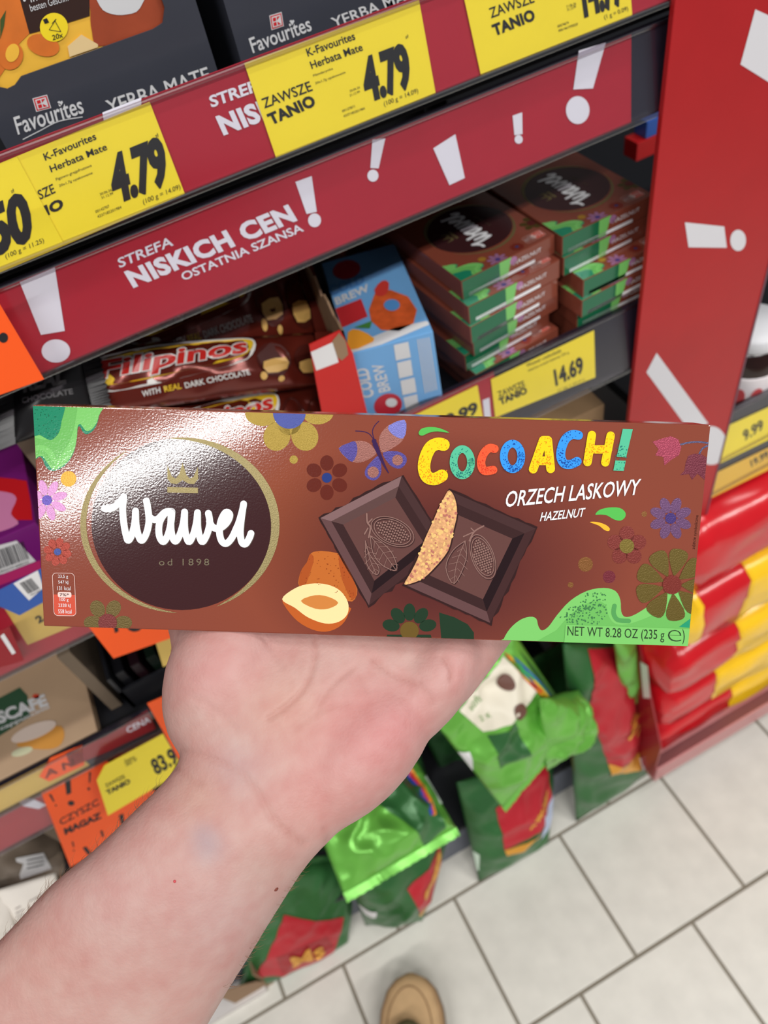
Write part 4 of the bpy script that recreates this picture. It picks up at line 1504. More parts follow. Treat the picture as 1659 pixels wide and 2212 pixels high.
cb.put('top', 'jug_print', Ink(FN).poly([(305, 560), (330, 490), (400, 470), (480, 500), (520, 560), (505, 620), (440, 655), (360, 650), (315, 610)]), mat('tea_amber', (214, 92, 44), 0.4, vary=0.2, vscale=120))
cb.put('top', 'jug_rim', Ink(FN).poly([(330, 470), (365, 430), (395, 440), (385, 490), (345, 500)], 2), mat('berry', (206, 60, 52), 0.4), 0.0005)
cb.put('top', 'blue_badge', Ink(FN).disc(408, 540, 36, 26, 16), M_BLUE2, 0.0006)
cb.put('top', 'orange_slice', Ink(FN).poly([(212, 660), (260, 650), (330, 690), (300, 715), (220, 740)], 2), mat('slice_orange', (246, 164, 52), 0.4), 0.0005)
cb.put('top', 'mint_leaf', Ink(FN).poly([(280, 625), (320, 610), (310, 645), (240, 640)]), mat('mint', (70, 130, 60), 0.5), 0.0006)

# torn red display tray of the wrapped biscuit packs
M_TRED = mat('tray_red', (206, 34, 30), 0.45)
tr = Matrix.Translation((0.2, 0.062, 0.9452))
tray = thing('display_tray', 'red cardboard display tray with torn edge beside the blue tea box', 'display tray', tr)
inv = tr.inverted()
TPF = Plane(frame((0.26, 0.062, 0.9452), (1, -0.12, 0), (0, 0.0, 1)))
LM = inv @ TPF.M
MB().prism([TPF.px(*p) for p in ((668, 745), (735, 714), (762, 762), (800, 920), (708, 960))], -0.001, 0.0).build('front_flap', M_TRED, tray, LM)
o = Ink(on(TPF)).poly([(671, 760), (720, 738), (731, 782), (683, 800)]).build('white_field', M_PAPERW, tray, 0.0003)
o.matrix_basis = LM
o = Ink(on(TPF)).poly([(717, 736), (732, 718), (746, 735), (752, 765), (738, 778), (728, 770)]).build('torn_kraft', M_KRAFT, tray, 0.0005)
o.matrix_basis = LM
# right wall running back, with its torn upper edge
wall = []
for i in range(17):
    y = 0.064 + 0.16 * i / 16
    wall.append((0.2745 + 0.12 * (y - 0.064), y, 1.056 + 0.012 * noise.noise(Vector((i * 0.9, 3, 1))) - (0.02 if i > 11 else 0)))
vs = [inv @ Vector(p) for p in wall] + [inv @ Vector((p[0], p[1], 0.946)) for p in wall]
vs += [v + Vector((0.0015, 0, 0)) for v in vs]
n = 17
fs = []
for i in range(n - 1):
    fs += [(i, n + i, n + i + 1, i + 1), (2 * n + i, 2 * n + i + 1, 3 * n + i + 1, 3 * n + i), (i, i + 1, 2 * n + i + 1, 2 * n + i)]
MB().add(vs, fs).build('side_wall', M_KRAFT, tray)
MB().box((0.075, 0.075, 0.9453), (0.262, 0.22, 0.9465), inv).build('tray_floor', M_KRAFT, tray)

# dark biscuit packs in foil
M_FOILB = mat('brown_foil', (104, 36, 26), 0.22, metal=0.35, vary=0.12, vscale=40)
M_FYEL = mat('pack_yellow', (232, 190, 40), 0.3)
M_FRED = mat('pack_red', (196, 40, 34), 0.3)
M_FWHT = mat('pack_white', (222, 220, 216), 0.3)
M_NUT = mat('pack_biscuit', (214, 170, 96), 0.4)
M_FCH = mat('pack_cocoa', (70, 24, 18), 0.25)
GP = 'foil biscuit packs in the red tray'


def biscuit(label, q, seed, full=True):
    S = wrapper('biscuit_pack', label, 'biscuit pack', q, 0.014, M_FOILB, GP, crumple=0.0016, seed=seed, freq=42, nu=40, nv=14, seal='lr', pinch=0.6)
    uv_ink(S, 'white_edge', Ink().poly([(0.0, .30), (.10, .16), (.35, .04), (.62, -.02 + .04), (.70, .10), (.64, .42), (.45, .56), (.20, .68), (.02, .66)], 4), M_FWHT, 0.0007)
    uv_ink(S, 'logo_field', Ink().poly([(0.05, .33), (.14, .18), (.38, .08), (.63, .05), (.69, .12), (.62, .36), (.42, .48), (.20, .58), (.06, .58)], 4), M_FYEL, 0.0010)
    uv_ink(S, 'logo_shadow', Ink().text('Filipinos', (.045, .60), (.655, .40), (.055, .22), 0.06, 0.15), M_FWHT, 0.0013)
    uv_ink(S, 'logo_lettering', Ink().text('Filipinos', (.05, .58), (.65, .38), (.06, .24), 0.03, 0.15), M_FRED, 0.0016)
    uv_ink(S, 'lettering', Ink().text('WITH', (.20, .83), (.27, .80), (.20, .74), 0.02).text('DARK CHOCOLATE', (.37, .78), (.64, .68), (.365, .69), 0.02), M_FWHT, 0.0010)
    uv_ink(S, 'lettering', Ink().text('REAL', (.285, .80), (.355, .775), (.283, .71), 0.02), M_FYEL, 0.0010)
    for cx_, cy_ in ((.76, .46), (.93, .52)):
        uv_ink(S, 'biscuit_print', Ink().disc(cx_, cy_, .075, .30, 20), M_FCH, 0.0008)
        uv_ink(S, 'biscuit_print', Ink().poly([(cx_ - .05, cy_ + .02), (cx_ + .05, cy_ - .02), (cx_ + .05, cy_ + .18), (cx_ - .04, cy_ + .22)], 2), M_NUT, 0.0011)
    uv_ink(S, 'nut_print', Ink().disc(.70, .72, .016, .07), M_NUT, 0.0010)
    uv_ink(S, 'nut_print', Ink().disc(.78, .80, .014, .05), M_NUT, 0.0010)
    return S


biscuit('foil biscuit pack lettered Filipinos, fully visible front one in red tray',
        [at_y(160, 752, 0.105), at_y(682, 718, 0.105), at_y(700, 832, 0.082), at_y(196, 898, 0.082)], 1)
biscuit('foil biscuit pack lettered Filipinos, lower one half hidden by held box',
        [at_y(330, 882, 0.100), at_y(690, 828, 0.100), at_y(720, 945, 0.078), at_y(350, 1010, 0.078)], 2)
biscuit('foil biscuit pack lying in shadow above the front one, back of red tray',
        [at_y(255, 650, 0.165), at_y(640, 560, 0.165), at_y(690, 745, 0.125), at_y(290, 800, 0.125)], 3)

# black chocolate pack at the left
M_BPK = mat('black_pack', (24, 22, 24), 0.35)
bp = wrapper('chocolate_pack', 'black chocolate pack lettered REAL CHOCOLATE left of the biscuit packs', 'chocolate pack',
             [at_y(28, 795, 0.10), at_y(168, 735, 0.10), at_y(205, 900, 0.075), at_y(30, 960, 0.075)], 0.012, M_BPK, crumple=0.001, seed=8, seal='lr')
GRY = mat('pack_grey_print', (112, 110, 112), 0.5)
fpk = Skin.base
MBP = Plane(frame(bp.base(.5, .5), bp.q[1] - bp.q[0], bp.q[0] - bp.q[3]))


def inv_uv(S, x, y):
    """sighted point -> pack coordinates (parallelogram estimate)"""
    d = ray(x, y)
    o_ = S.q[0]
    P = CAM_C + d * ((S.base(.5, .5) - CAM_C).dot(S.n) / d.dot(S.n))
    u, v = 0.5, 0.5
    for _ in range(12):
        p = S.base(u, v)
        du = (S.base(u + 1e-3, v) - p) / 1e-3
        dv = (S.base(u, v + 1e-3) - p) / 1e-3
        r = P - p
        a, b, c = du.dot(du), du.dot(dv), dv.dot(dv)
        e, f = r.dot(du), r.dot(dv)
        det = a * c - b * b
        u += (c * e - b * f) / det
        v += (a * f - b * e) / det
    return (u, v)


k = Ink(lambda x, y: inv_uv(bp, x, y))
k.text('REAL', (56, 850), (148, 830), (54, 816), 0.05).text('CHOCOLATE', (54, 872), (162, 852), (52, 860), 0.03).text('0', (100, 806), (116, 802), (98, 790), 0.02)
uv_ink(bp, 'lettering', k, GRY, 0.0008)

# things deep at the back of the middle shelf
bk = at_z(1374, 350, 0.9455)
bh = at_y(1374, 312, bk.y).z - 0.9455
Carton('back_box', 'red box deep in the shelf below the blue box', 'box', (bk.x, bk.y, 0.9455), (0.045, 0, 0), (0, 0.02, 0), bh, mat('deep_red_card', (180, 24, 24), 0.4))
bl = at_y(1394, 295, bk.y + 0.002)
Carton('back_box', 'blue box deep in the shelf next to the red board', 'box', (bl.x, bk.y + 0.001, 0.9455 + bh + 0.0004), (0.03, 0, 0), (0, 0.018, 0), 0.016, mat('deep_blue_card', (50, 90, 170), 0.4))

# ================================================================== left part of the middle shelf
M_PURP = mat('purple_card', (122, 28, 116), 0.4)
M_MAG = mat('magenta_card', (196, 48, 112), 0.4)
M_PINK = mat('pink_print', (228, 140, 186), 0.4)
M_BARC = mat('barcode_ink', (40, 40, 44), 0.6)
M_ROYAL = mat('royal_blue_card', (52, 92, 172), 0.4)


def barcode(put, P0, P1, P2, n=17, seed=1):
    """bars on a label: P0 lower left, P1 lower right, P2 upper left (label coordinates)"""
    rnd = random.Random(seed)
    x = 0.06
    k = Ink(lambda u, v: (P0[0] + (P1[0] - P0[0]) * u + (P2[0] - P0[0]) * v, P0[1] + (P1[1] - P0[1]) * u + (P2[1] - P0[1]) * v))
    while x < 0.92:
        w_ = rnd.choice((0.012, 0.02, 0.035))
        k.poly([(x, .22), (x + w_, .22), (x + w_, .92), (x, .92)])
        x += w_ + rnd.choice((0.012, 0.02, 0.03))
    k.text('5902574 008232', (.1, .06), (.9, .06), (.1, .16))
    put(k)


c10 = crop(0, 880, 3.6857)
# purple gift box: face and lower front flap
pq = [at_z(*p, 1.005) for p in ((2, 1158), (76, 1124))]
yaw = (pq[1] - pq[0])
gb = Carton('gift_box', 'purple gift box with white barcode label, left of the held box', 'gift box', (pq[1].x - 0.075, pq[1].y, 0.963), (0.075, -0.002, 0), (0.0, 0.10, 0), 0.042, M_PURP)
FN = on(gb.front, c10)
gb.put('front', 'pink_band', Ink(FN, clips=((1, 0, gb.w / 2 - .0004),)).poly([(-300, 1530), (330, 1290), (320, 1215), (-300, 1450)]), M_MAG, 0.0002)
gb.put('front', 'barcode_label', Ink(FN).poly([(-60, 1110), (132, 1058), (285, 1222), (30, 1320), (-60, 1345)]), M_PAPERW, 0.0003)
F2 = lambda *p: gb.front.px(*c10(*p))
k_holder = []
barcode(lambda k: gb.put('front', 'barcode', k, M_BARC, 0.0005), F2(-40, 1345), F2(265, 1235), F2(-120, 1150), seed=4)
FN = on(gb.top, c10)
tc_ = ((1, 0, gb.w / 2 - .0006), (0, 1, gb.d - .0006), (0, -1, -.0006))
gb.put('top', 'red_print', Ink(FN, clips=tc_).poly([(-200, 560), (0, 560), (110, 570), (230, 590), (260, 900), (-200, 900)]), mat('print_scarlet', (214, 30, 36), 0.4))
gb.put('top', 'pink_print', Ink(FN, clips=tc_).poly([(-100, 700), (60, 680), (135, 730), (90, 850), (150, 930), (-20, 1000), (-100, 1000)], 3), M_PINK, 0.0005)
# tall purple box behind it with kraft divider
tb = at_y(76, 960, 0.16)
Carton('gift_box', 'tall purple box standing behind the barcode gift box', 'gift box', (tb.x - 0.07, 0.165, 0.9452), (0.062, 0, 0), (0, 0.06, 0), 0.13, mat('deep_purple_card', (96, 20, 96), 0.4))
Carton('card_divider', 'kraft card divider standing right of the tall purple box', 'divider', (tb.x + 0.0, 0.12, 0.9452), (0.012, 0, 0), (0, 0.12, 0), 0.11, M_KRAFT_D)
bb = at_z(90, 1235, 0.960)
blue = Carton('gift_box', 'royal blue box with barcode label under the purple gift box', 'gift box', (bb.x - 0.072, bb.y + 0.002, 0.9453), (0.072, -0.004, 0), (0.0, 0.12, 0), 0.0172, M_ROYAL)
fl = at_z(40, 1326, 0.950)
P_ = hang_sign('royal blue box flap with barcode hanging over the rail at left', 0.036, [(-60, 1300), (2, 1272), (92, 1226), (118, 1286), (42, 1328), (-20, 1300)], M_ROYAL, 'box_flap', 'box flap', None)
Ink(on(P_, c10)).poly([(105, 1395), (300, 1290), (345, 1430), (230, 1530)]).build('barcode_label', M_PAPERW, P_.t, 0.0009)
barcode(lambda k: k.build('barcode', M_BARC, P_.t, 0.0011), P_.px(*c10(240, 1505)), P_.px(*c10(345, 1455)), P_.px(*c10(140, 1385)), seed=6)
P_ = hang_sign('red card with white stripe hanging from rail at the left edge', 0.037, [(-30, 1380), (20, 1352), (52, 1425), (2, 1440), (-30, 1450)], mat('deep_red_card2', (150, 26, 36), 0.4), 'rail_card', 'card', None)
Ink(on(P_)).poly([(0, 1372), (8, 1366), (34, 1408), (26, 1412)]).build('white_stripe', M_PAPERW, P_.t, 0.0009)

# ================================================================== lower left shelf
M_BEIGE = mat('beige_card', (188, 158, 128), 0.5, vary=0.03)
M_GREEN_D = mat('bottle_green_print', (50, 84, 60), 0.5)
nq = [at_z(*p, 0.8005) for p in ((212, 1586), (52, 1656))]
cf = Carton('coffee_box', 'beige coffee box lettered SCAFE with cup picture, lower left shelf', 'coffee box', (nq[1].x - 0.032, nq[0].y + 0.004, 0.7903), (nq[0].x - nq[1].x + 0.032, 0.0, 0), (0.0, 0.11, 0), 0.0102, M_BEIGE)
c11 = crop(0, 1500, 3.95)
FN = on(cf.top, c11)
tc_ = ((1, 0, cf.w / 2 - .0006), (0, 1, cf.d - .0006), (0, -1, -.0006), (-1, 0, cf.w / 2))
cf.put('top', 'green_band', Ink(FN, clips=tc_).poly([(-250, 160), (170, -60), (235, 10), (260, 190), (-100, 420), (-250, 440)]), M_GREEN_D)
cf.put('top', 'lettering', Ink(FN).text('NESCAFE', (-190, 330), (420, 95), (-230, 230), 0.05), M_LW, 0.0005)
cf.put('top', 'lettering', Ink(FN).text('cappuccino', (10, 320), (430, 130), (0, 280), 0.02), M_LW, 0.0005)
cf.put('top', 'cup_print', Ink(FN).poly([(150, 420), (480, 270), (550, 330), (520, 430), (420, 470), (240, 460)], 3), mat('cup_amber', (214, 150, 70), 0.4), 0.0004)
cf.put('top', 'foam_print', Ink(FN).disc(290, 320, 205, 62, 28, -0.38), mat('foam', (226, 206, 192), 0.5), 0.0006)
cf.put('top', 'bean_print', Ink(FN).disc(190, 490, 95, 34, 20, -0.3), mat('bean_cream', (206, 206, 170), 0.5), 0.0005)
cf.put('top', 'red_dot', Ink(FN).disc(310, 20, 30, 22), mat('dot_red', (206, 60, 36), 0.5), 0.0005)
kd = at_y(150, 1480, 0.10)
Carton('kraft_carton', 'kraft carton standing behind the coffee box, lower left shelf', 'carton', (kd.x - 0.11, 0.150, 0.7903), (0.118, 0.0, 0), (0.02, 0.10, 0), 0.112, M_KRAFT_D)
Carton('kraft_carton', 'tall kraft board left of the black crate, lower shelf', 'carton', (0.002, 0.075, 0.7903), (0.010, 0.0, 0), (0.02, 0.10, 0), 0.092, M_KRAFT_D)
# black crate with ribs
cr_o = Vector((0.020, 0.066, 0.7903))
crate = Carton('black_crate', 'black ribbed crate of dark packs left of the palm', 'crate', cr_o, (0.15, 0, 0), (0, 0.12, 0), 0.05, None)
MB().box((-0.075, 0, 0), (0.075, 0.12, 0.003)).build('crate_floor', M_BLACK, crate.t)
for sx in (-0.075, 0.072):
    MB().box((sx, 0, 0.003), (sx + 0.003, 0.12, 0.052)).build('side_wall', M_BLACK, crate.t)
MB().box((-0.075, 0, 0.003), (0.075, 0.003, 0.03)).build('front_wall', M_BLACK, crate.t)
for i in range(11):
    MB().box((-0.07 + i * 0.0135, 0.006, 0.004), (-0.062 + i * 0.0135, 0.11, 0.046)).build('dark_sleeve', mat('dark_sleeve%d' % (i % 3), ((22, 22, 26), (34, 16, 22), (18, 30, 22))[i % 3], 0.35), crate.t, bevel=0.001)

# kraft carton under the middle shelf, seen past its right end
kc = at_z(1300, 868, 0.862)
Carton('kraft_carton', 'kraft carton under the 14.69 tag on the lower shelf', 'carton', (kc.x - 0.12, kc.y, 0.7903), (0.12, -0.004, 0), (0.0, 0.12, 0), 0.072, mat('light_kraft', (176, 142, 104), 0.8, vary=0.05))

# ================================================================== lowest left: paper bags and white tray
M_BROWNF = mat('brown_paper_bag', (132, 116, 100), 0.55, vary=0.08, vscale=30, bump=0.3, bscale=40, bdist=0.004)
M_CREAMF = mat('cream_paper_bag', (228, 220, 210), 0.6, vary=0.04, bump=0.2, bscale=40, bdist=0.003)
GB = 'paper bags under the lower left shelf'
S = wrapper('paper_bag', 'brown paper bag with white label, below the lower left rail', 'paper bag', [at_y(-90, 1800, .13), at_y(112, 1742, .13), at_y(150, 1890, .06), at_y(-60, 1965, .06)], 0.014, M_BROWNF, GB, 0.003, 11, 24)
k = Ink(lambda x, y: inv_uv(S, x, y)).poly([(36, 1862), (95, 1848), (112, 1880), (46, 1905)])
uv_ink(S, 'white_label', k, M_PAPERW, 0.001)
k = Ink(lambda x, y: inv_uv(S, x, y))
for i in range(3):
    k.stroke([(60, 1866 + i * 8), (95, 1857 + i * 8)], 2, 0)
uv_ink(S, 'label_print', k, M_BARC, 0.0014)
S = wrapper('paper_bag', 'cream paper bag with lines of print, left edge behind forearm', 'paper bag', [at_y(-30, 1930, .055), at_y(120, 1885, .055), at_y(150, 1990, .03), at_y(20, 2050, .03)], 0.010, M_CREAMF, GB, 0.0015, 12, 24)
k = Ink(lambda x, y: inv_uv(S, x, y))
for i in range(6):
    k.stroke([(32 + i * 1, 1945 + i * 8), (95, 1918 + i * 8)], 2, 0)
uv_ink(S, 'print_lines', k, mat('grey_ink', (150, 140, 134), 0.6), 0.001)
wrapper('paper_bag', 'cream paper bag at the very left edge of the picture', 'paper bag', [at_y(-120, 1960, .05), at_y(18, 1935, .05), at_y(34, 2010, .028), at_y(-80, 2090, .028)], 0.010, M_CREAMF, GB, 0.0015, 13, 24)
Carton('kraft_carton', 'dark kraft carton edge beside the orange CZYSZC sign', 'carton', (at_y(95, 1790, .07).x - 0.004, 0.07, 0.60), (0.02, 0, 0), (0.01, 0.14, 0), 0.12, M_KRAFT_D)
# support board that carries the paper bags
SH5, (R5,) = make_shelf('low shelf under the paper bags hidden behind the forearm', -0.9, -0.13, 0.05, 0.598, [(0.570, 0.596, 0.1, (M_RED, -0.13))])

# white corrugated tray at the lower left of the floor
wq = [at_z(*p, 0.002) for p in ((480, 2215), (612, 2152), (580, 2085))]
wt = thing('white_tray', 'crumpled white cardboard tray on the floor behind the forearm', 'tray', Matrix.Translation((-0.165, 0.03, 0.0)))
M_WTRAY = mat('white_corrugated', (206, 200, 196), 0.7, vary=0.05)
arc = [(-0.13 + 0.16 * math.sin(a), 0.0) for a in (0, 1)]
pr = []
for i in range(11):
    a = i / 10
    x_ = -0.125 + 0.125 * a
    pr.append((x_, -0.012 + 0.02 * a, 0.012 + 0.085 * math.sin(a * 1.25)))
vs = [(x_, y_, z_) for x_, y_, z_ in pr] + [(x_ + 0.012, y_ + 0.05, z_ + 0.006) for x_, y_, z_ in pr]
vs += [(x_, y_, z_ - 0.0025) for x_, y_, z_ in vs]
fs = []
for i in range(10):
    fs += [(i, i + 1, 12 + i, 11 + i), (22 + i, 33 + i, 34 + i, 23 + i), (i, 22 + i, 23 + i, i + 1)]
MB().add(vs, fs).build('curled_panel', M_WTRAY, wt)
MB().box((-0.12, -0.008, 0), (0.045, 0.06, 0.012)).build('tray_floor', M_WTRAY, wt)
MB().prism([(0.0, 0.0), (0.062, 0.0), (0.05, 0.05), (0.012, 0.098), (0.0, 0.09)], -0.002, 0.0).build('kraft_side', M_KRAFT, wt, Matrix.Translation((-0.005, -0.002, 0)) @ Matrix.Rotation(math.pi / 2, 4, 'X'))
MB().prism([(0.0, 0.0), (0.06, 0.0), (0.05, 0.07), (0.0, 0.09)], -0.002, 0.0).build('kraft_side', M_KRAFT, wt, Matrix.Translation((0.052, 0.0, 0)) @ Matrix.Rotation(math.pi / 2, 4, 'Z') @ Matrix.Rotation(math.pi / 2, 4, 'X'))

# ================================================================== green sweet bags on the floor
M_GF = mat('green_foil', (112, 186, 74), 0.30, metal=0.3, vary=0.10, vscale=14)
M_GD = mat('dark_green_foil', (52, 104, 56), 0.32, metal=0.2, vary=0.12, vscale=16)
M_RF = mat('red_foil_label', (186, 36, 48), 0.35, metal=0.15, vary=0.08)
M_GOLDP = mat('gold_print', (222, 158, 62), 0.35, metal=0.3)
M_CREAMP = mat('cream_print', (232, 224, 204), 0.5)
M_MINTP = mat('mint_label', (206, 226, 208), 0.5)
GG = 'green foil sweet bags heaped on the floor'


def fl(x, y):
    return at_z(x, y, 0.004)


def sweet(label, q, th, m, seed, **k):
    return wrapper('sweet_bag', label, 'sweet bag', q, th, m, GG, seed=seed, nu=44, nv=40, **k)


def pxink(S):
    return Ink(lambda x, y: inv_uv(S, x, y))


def densify(pts, step=9):
    out = []
    for a, b in zip(pts, pts[1:] + pts[:1]):
        n = max(1, int(math.hypot(b[0] - a[0], b[1] - a[1]) / step))
        out += [(a[0] + (b[0] - a[0]) * i / n, a[1] + (b[1] - a[1]) * i / n) for i in range(n)]
    return out


def region(S, name, pts, m, lift=0.0014, n=24):
    """a printed field that follows the wrapper: grid over the sighted quad"""
    q = [inv_uv(S, *p) for p in pts]
    vs, fs = [], []
    for j in range(n + 1):
        for i in range(n + 1):
            u, v = i / n, j / n
            a = (q[0][0] + (q[1][0] - q[0][0]) * u, q[0][1] + (q[1][1] - q[0][1]) * u)
            b = (q[3][0] + (q[2][0] - q[3][0]) * u, q[3][1] + (q[2][1] - q[3][1]) * u)
            vs.append(S.inv @ S.at(min(.999, max(.001, a[0] + (b[0] - a[0]) * v)), min(.999, max(.001, a[1] + (b[1] - a[1]) * v)), 1, lift))
    for j in range(n):
        for i in range(n):
            r_ = j * (n + 1) + i
            fs.append((r_, r_ + n + 1, r_ + n + 2, r_ + 1))
    return MB().add(vs, fs).build(name, m, S.t, smooth=True)


# lower row, standing on the floor
B1 = sweet('red faced sweet bag lettered Ms in gold, nearest the forearm on floor', [at_y(575, 1880, .10), at_y(770, 1850, .10), fl(752, 2035), fl(512, 2150)], 0.026, M_GD, 21, crumple=0.003, freq=16, seal='t', pinch=0.42)
region(B1, 'red_label', [(600, 1945), (730, 1955), (712, 2045), (548, 2105)], M_RF)
region(B1, 'gold_frame', [(585, 2040), (690, 1990), (712, 2020), (600, 2082)], mat('label_dark_red', (160, 34, 40), 0.4), 0.0018)
k = pxink(B1).text('Ms', (622, 2064), (690, 2030), (612, 2036), 0.03)
uv_ink(B1, 'gold_lettering', k, M_GOLDP, 0.0042)
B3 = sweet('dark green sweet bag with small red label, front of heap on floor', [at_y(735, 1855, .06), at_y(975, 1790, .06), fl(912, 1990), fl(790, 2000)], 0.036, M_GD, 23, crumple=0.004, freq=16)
region(B3, 'red_label', [(862, 1884), (955, 1828), (948, 1878), (892, 1942)], M_RF)
k = pxink(B3)
for i in range(5):
    k.disc(905 + i * 10, 1893 - i * 12, 7, 11, 10, 0.6)
uv_ink(B3, 'gold_print', k, M_GOLDP, 0.0024)
region(B3, 'gold_band', [(890, 1943), (950, 1880), (953, 1888), (896, 1951)], M_GOLDP, 0.002)
region(B3, 'white_tag', [(772, 1952), (800, 1938), (802, 1962), (785, 1972)], M_PAPERW, 0.002)
B5 = sweet('sweet bag with red label under the cream label bag, standing on floor', [at_y(985, 1690, .08), at_y(1200, 1625, .08), fl(1185, 1822), fl(1035, 1905)], 0.034, M_GD, 25, crumple=0.004, freq=16)
region(B5, 'red_label', [(1050, 1725), (1175, 1645), (1180, 1740), (1068, 1812)], M_RF)
region(B5, 'gold_band', [(1068, 1812), (1145, 1772), (1140, 1790), (1072, 1824)], M_GOLDP, 0.002)
k = pxink(B5)
for i in range(6):
    k.stroke([(1118 + i * 8, 1762 - i * 9), (1128 + i * 8, 1742 - i * 9)], 4, 0)
uv_ink(B5, 'gold_print', k, M_GOLDP, 0.0024)
region(B5, 'pale_label', [(1150, 1740), (1188, 1700), (1178, 1765), (1152, 1795)], mat('pale_blue_label', (190, 200, 226), 0.5), 0.002)
region(B5, 'mint_label', [(972, 1832), (1030, 1840), (1036, 1885), (1010, 1880)], M_MINTP, 0.002)
B6 = sweet('sweet bag with tall red face and gold band, right end of heap', [at_y(1215, 1390, .09), at_y(1345, 1385, .09), fl(1405, 1668), fl(1245, 1775)], 0.034, M_GD, 26, crumple=0.005, freq=14)
region(B6, 'red_label', [(1262, 1395), (1325, 1395), (1370, 1570), (1252, 1530)], M_RF)
region(B6, 'red_label', [(1252, 1530), (1370, 1570), (1366, 1615), (1286, 1622)], M_RF, 0.0013)
region(B6, 'gold_band', [(1286, 1622), (1366, 1612), (1362, 1640), (1290, 1652)], M_GOLDP, 0.002)
k = pxink(B6)
for i in range(7):
    k.stroke([(1325 + (i % 3) * 9, 1528 + i * 6), (1338 + (i % 3) * 9, 1512 + i * 6)], 5, 0)
uv_ink(B6, 'gold_print', k, M_GOLDP, 0.0028)
region(B6, 'white_tag', [(1362, 1622), (1378, 1612), (1382, 1636), (1366, 1644)], M_PAPERW, 0.002)
# upper row, leaning over the lower one
B2 = sweet('bright green crumpled sweet bag leaning over the front of heap', [at_y(690, 1800, .05), at_y(890, 1625, .10), at_y(985, 1788, .0), at_y(742, 1932, -.015)], 0.028, M_GF, 22, crumple=0.012, freq=17, seal='b')
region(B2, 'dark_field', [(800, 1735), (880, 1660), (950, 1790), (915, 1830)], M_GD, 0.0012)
region(B2, 'mint_label', [(912, 1680), (935, 1662), (972, 1730), (945, 1738)], M_MINTP, 0.002)
for i, c in enumerate(((44, 70, 170), (196, 44, 48), (230, 150, 40))):
    k = pxink(B2).poly(densify([(862 + i * 5, 1650 - i * 2), (868 + i * 5, 1650 - i * 2), (895 + i * 5, 1705 - i * 2), (917 + i * 4, 1760), (910 + i * 4, 1764), (888 + i * 5, 1710 - i * 2)]))
    uv_ink(B2, 'ribbon_print', k, mat('ribbon%d' % i, c, 0.4), 0.002)
B4 = sweet('green sweet bag with cream picture label and rainbow ribbon, top of heap', [at_y(925, 1545, .06), at_y(1110, 1365, .10), at_y(1240, 1560, .02), at_y(1085, 1745, -.01)], 0.030, M_GF, 24, crumple=0.008, freq=17, seal='b')
region(B4, 'dark_field', [(1118, 1400), (1188, 1490), (1225, 1565), (1150, 1470)], M_GD, 0.0011)
region(B4, 'dark_field', [(1030, 1568), (1078, 1530), (1112, 1600), (1060, 1640)], M_GD, 0.0011)
region(B4, 'cream_label', [(977, 1522), (1082, 1413), (1132, 1474), (1024, 1563)], M_CREAMP, 0.0015)
for x_, y_ in ((1073, 1458), (1086, 1506)):
    uv_ink(B4, 'sweet_print', pxink(B4).disc(x_, y_, 13, 17, 16, 0.4), mat('sweet_brown', (104, 66, 54), 0.5), 0.0045)
k = pxink(B4).text('soft', (1000, 1520), (1024, 1496), (994, 1510)).text('2 x', (1018, 1540), (1034, 1524), (1012, 1530))
uv_ink(B4, 'label_lettering', k, mat('label_green', (120, 160, 90), 0.5), 0.004)
for i, c in enumerate(((206, 52, 36), (240, 196, 40), (60, 160, 90), (44, 80, 180))):
    k = pxink(B4).poly(densify([(1086 + i * 5, 1404 + i * 2), (1100 + i * 6, 1420 + i * 2), (1150 + i * 5, 1478 + i), (1178 + i * 3, 1512), (1186 + i * 3, 1536), (1180 + i * 3, 1534), (1170 + i * 3, 1516), (1142 + i * 5, 1484 + i), (1094 + i * 5, 1432 + i * 2)]))
    uv_ink(B4, 'ribbon_print', k, mat('rainbow%d' % i, c, 0.4), 0.002 + i * 0.0003)
region(B4, 'white_tag', [(975, 1622), (1002, 1612), (1030, 1690), (1018, 1700)], M_PAPERW, 0.002)
B7 = sweet('crumpled bright green bag top folded between the two red labels', [at_y(1165, 1510, .02), at_y(1250, 1490, .06), at_y(1272, 1600, .03), at_y(1180, 1655, .0)], 0.022, M_GF, 27, crumple=0.011, freq=20, seal='b')
B8 = sweet('narrow green bag fold right of the tall red face, under box corner', [at_y(1325, 1380, .06), at_y(1372, 1378, .06), at_y(1385, 1520, .05), at_y(1345, 1530, .05)], 0.012, M_GF, 28, crumple=0.003, freq=18)
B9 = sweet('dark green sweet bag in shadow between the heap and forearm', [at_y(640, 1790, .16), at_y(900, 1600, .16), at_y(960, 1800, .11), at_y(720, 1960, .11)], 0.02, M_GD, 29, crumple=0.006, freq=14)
B10 = sweet('dark green sweet bag at the back of heap behind cream label bag', [at_y(900, 1560, .18), at_y(1260, 1360, .18), at_y(1330, 1560, .13), at_y(1000, 1760, .13)], 0.02, M_GD, 30, crumple=0.006, freq=14)

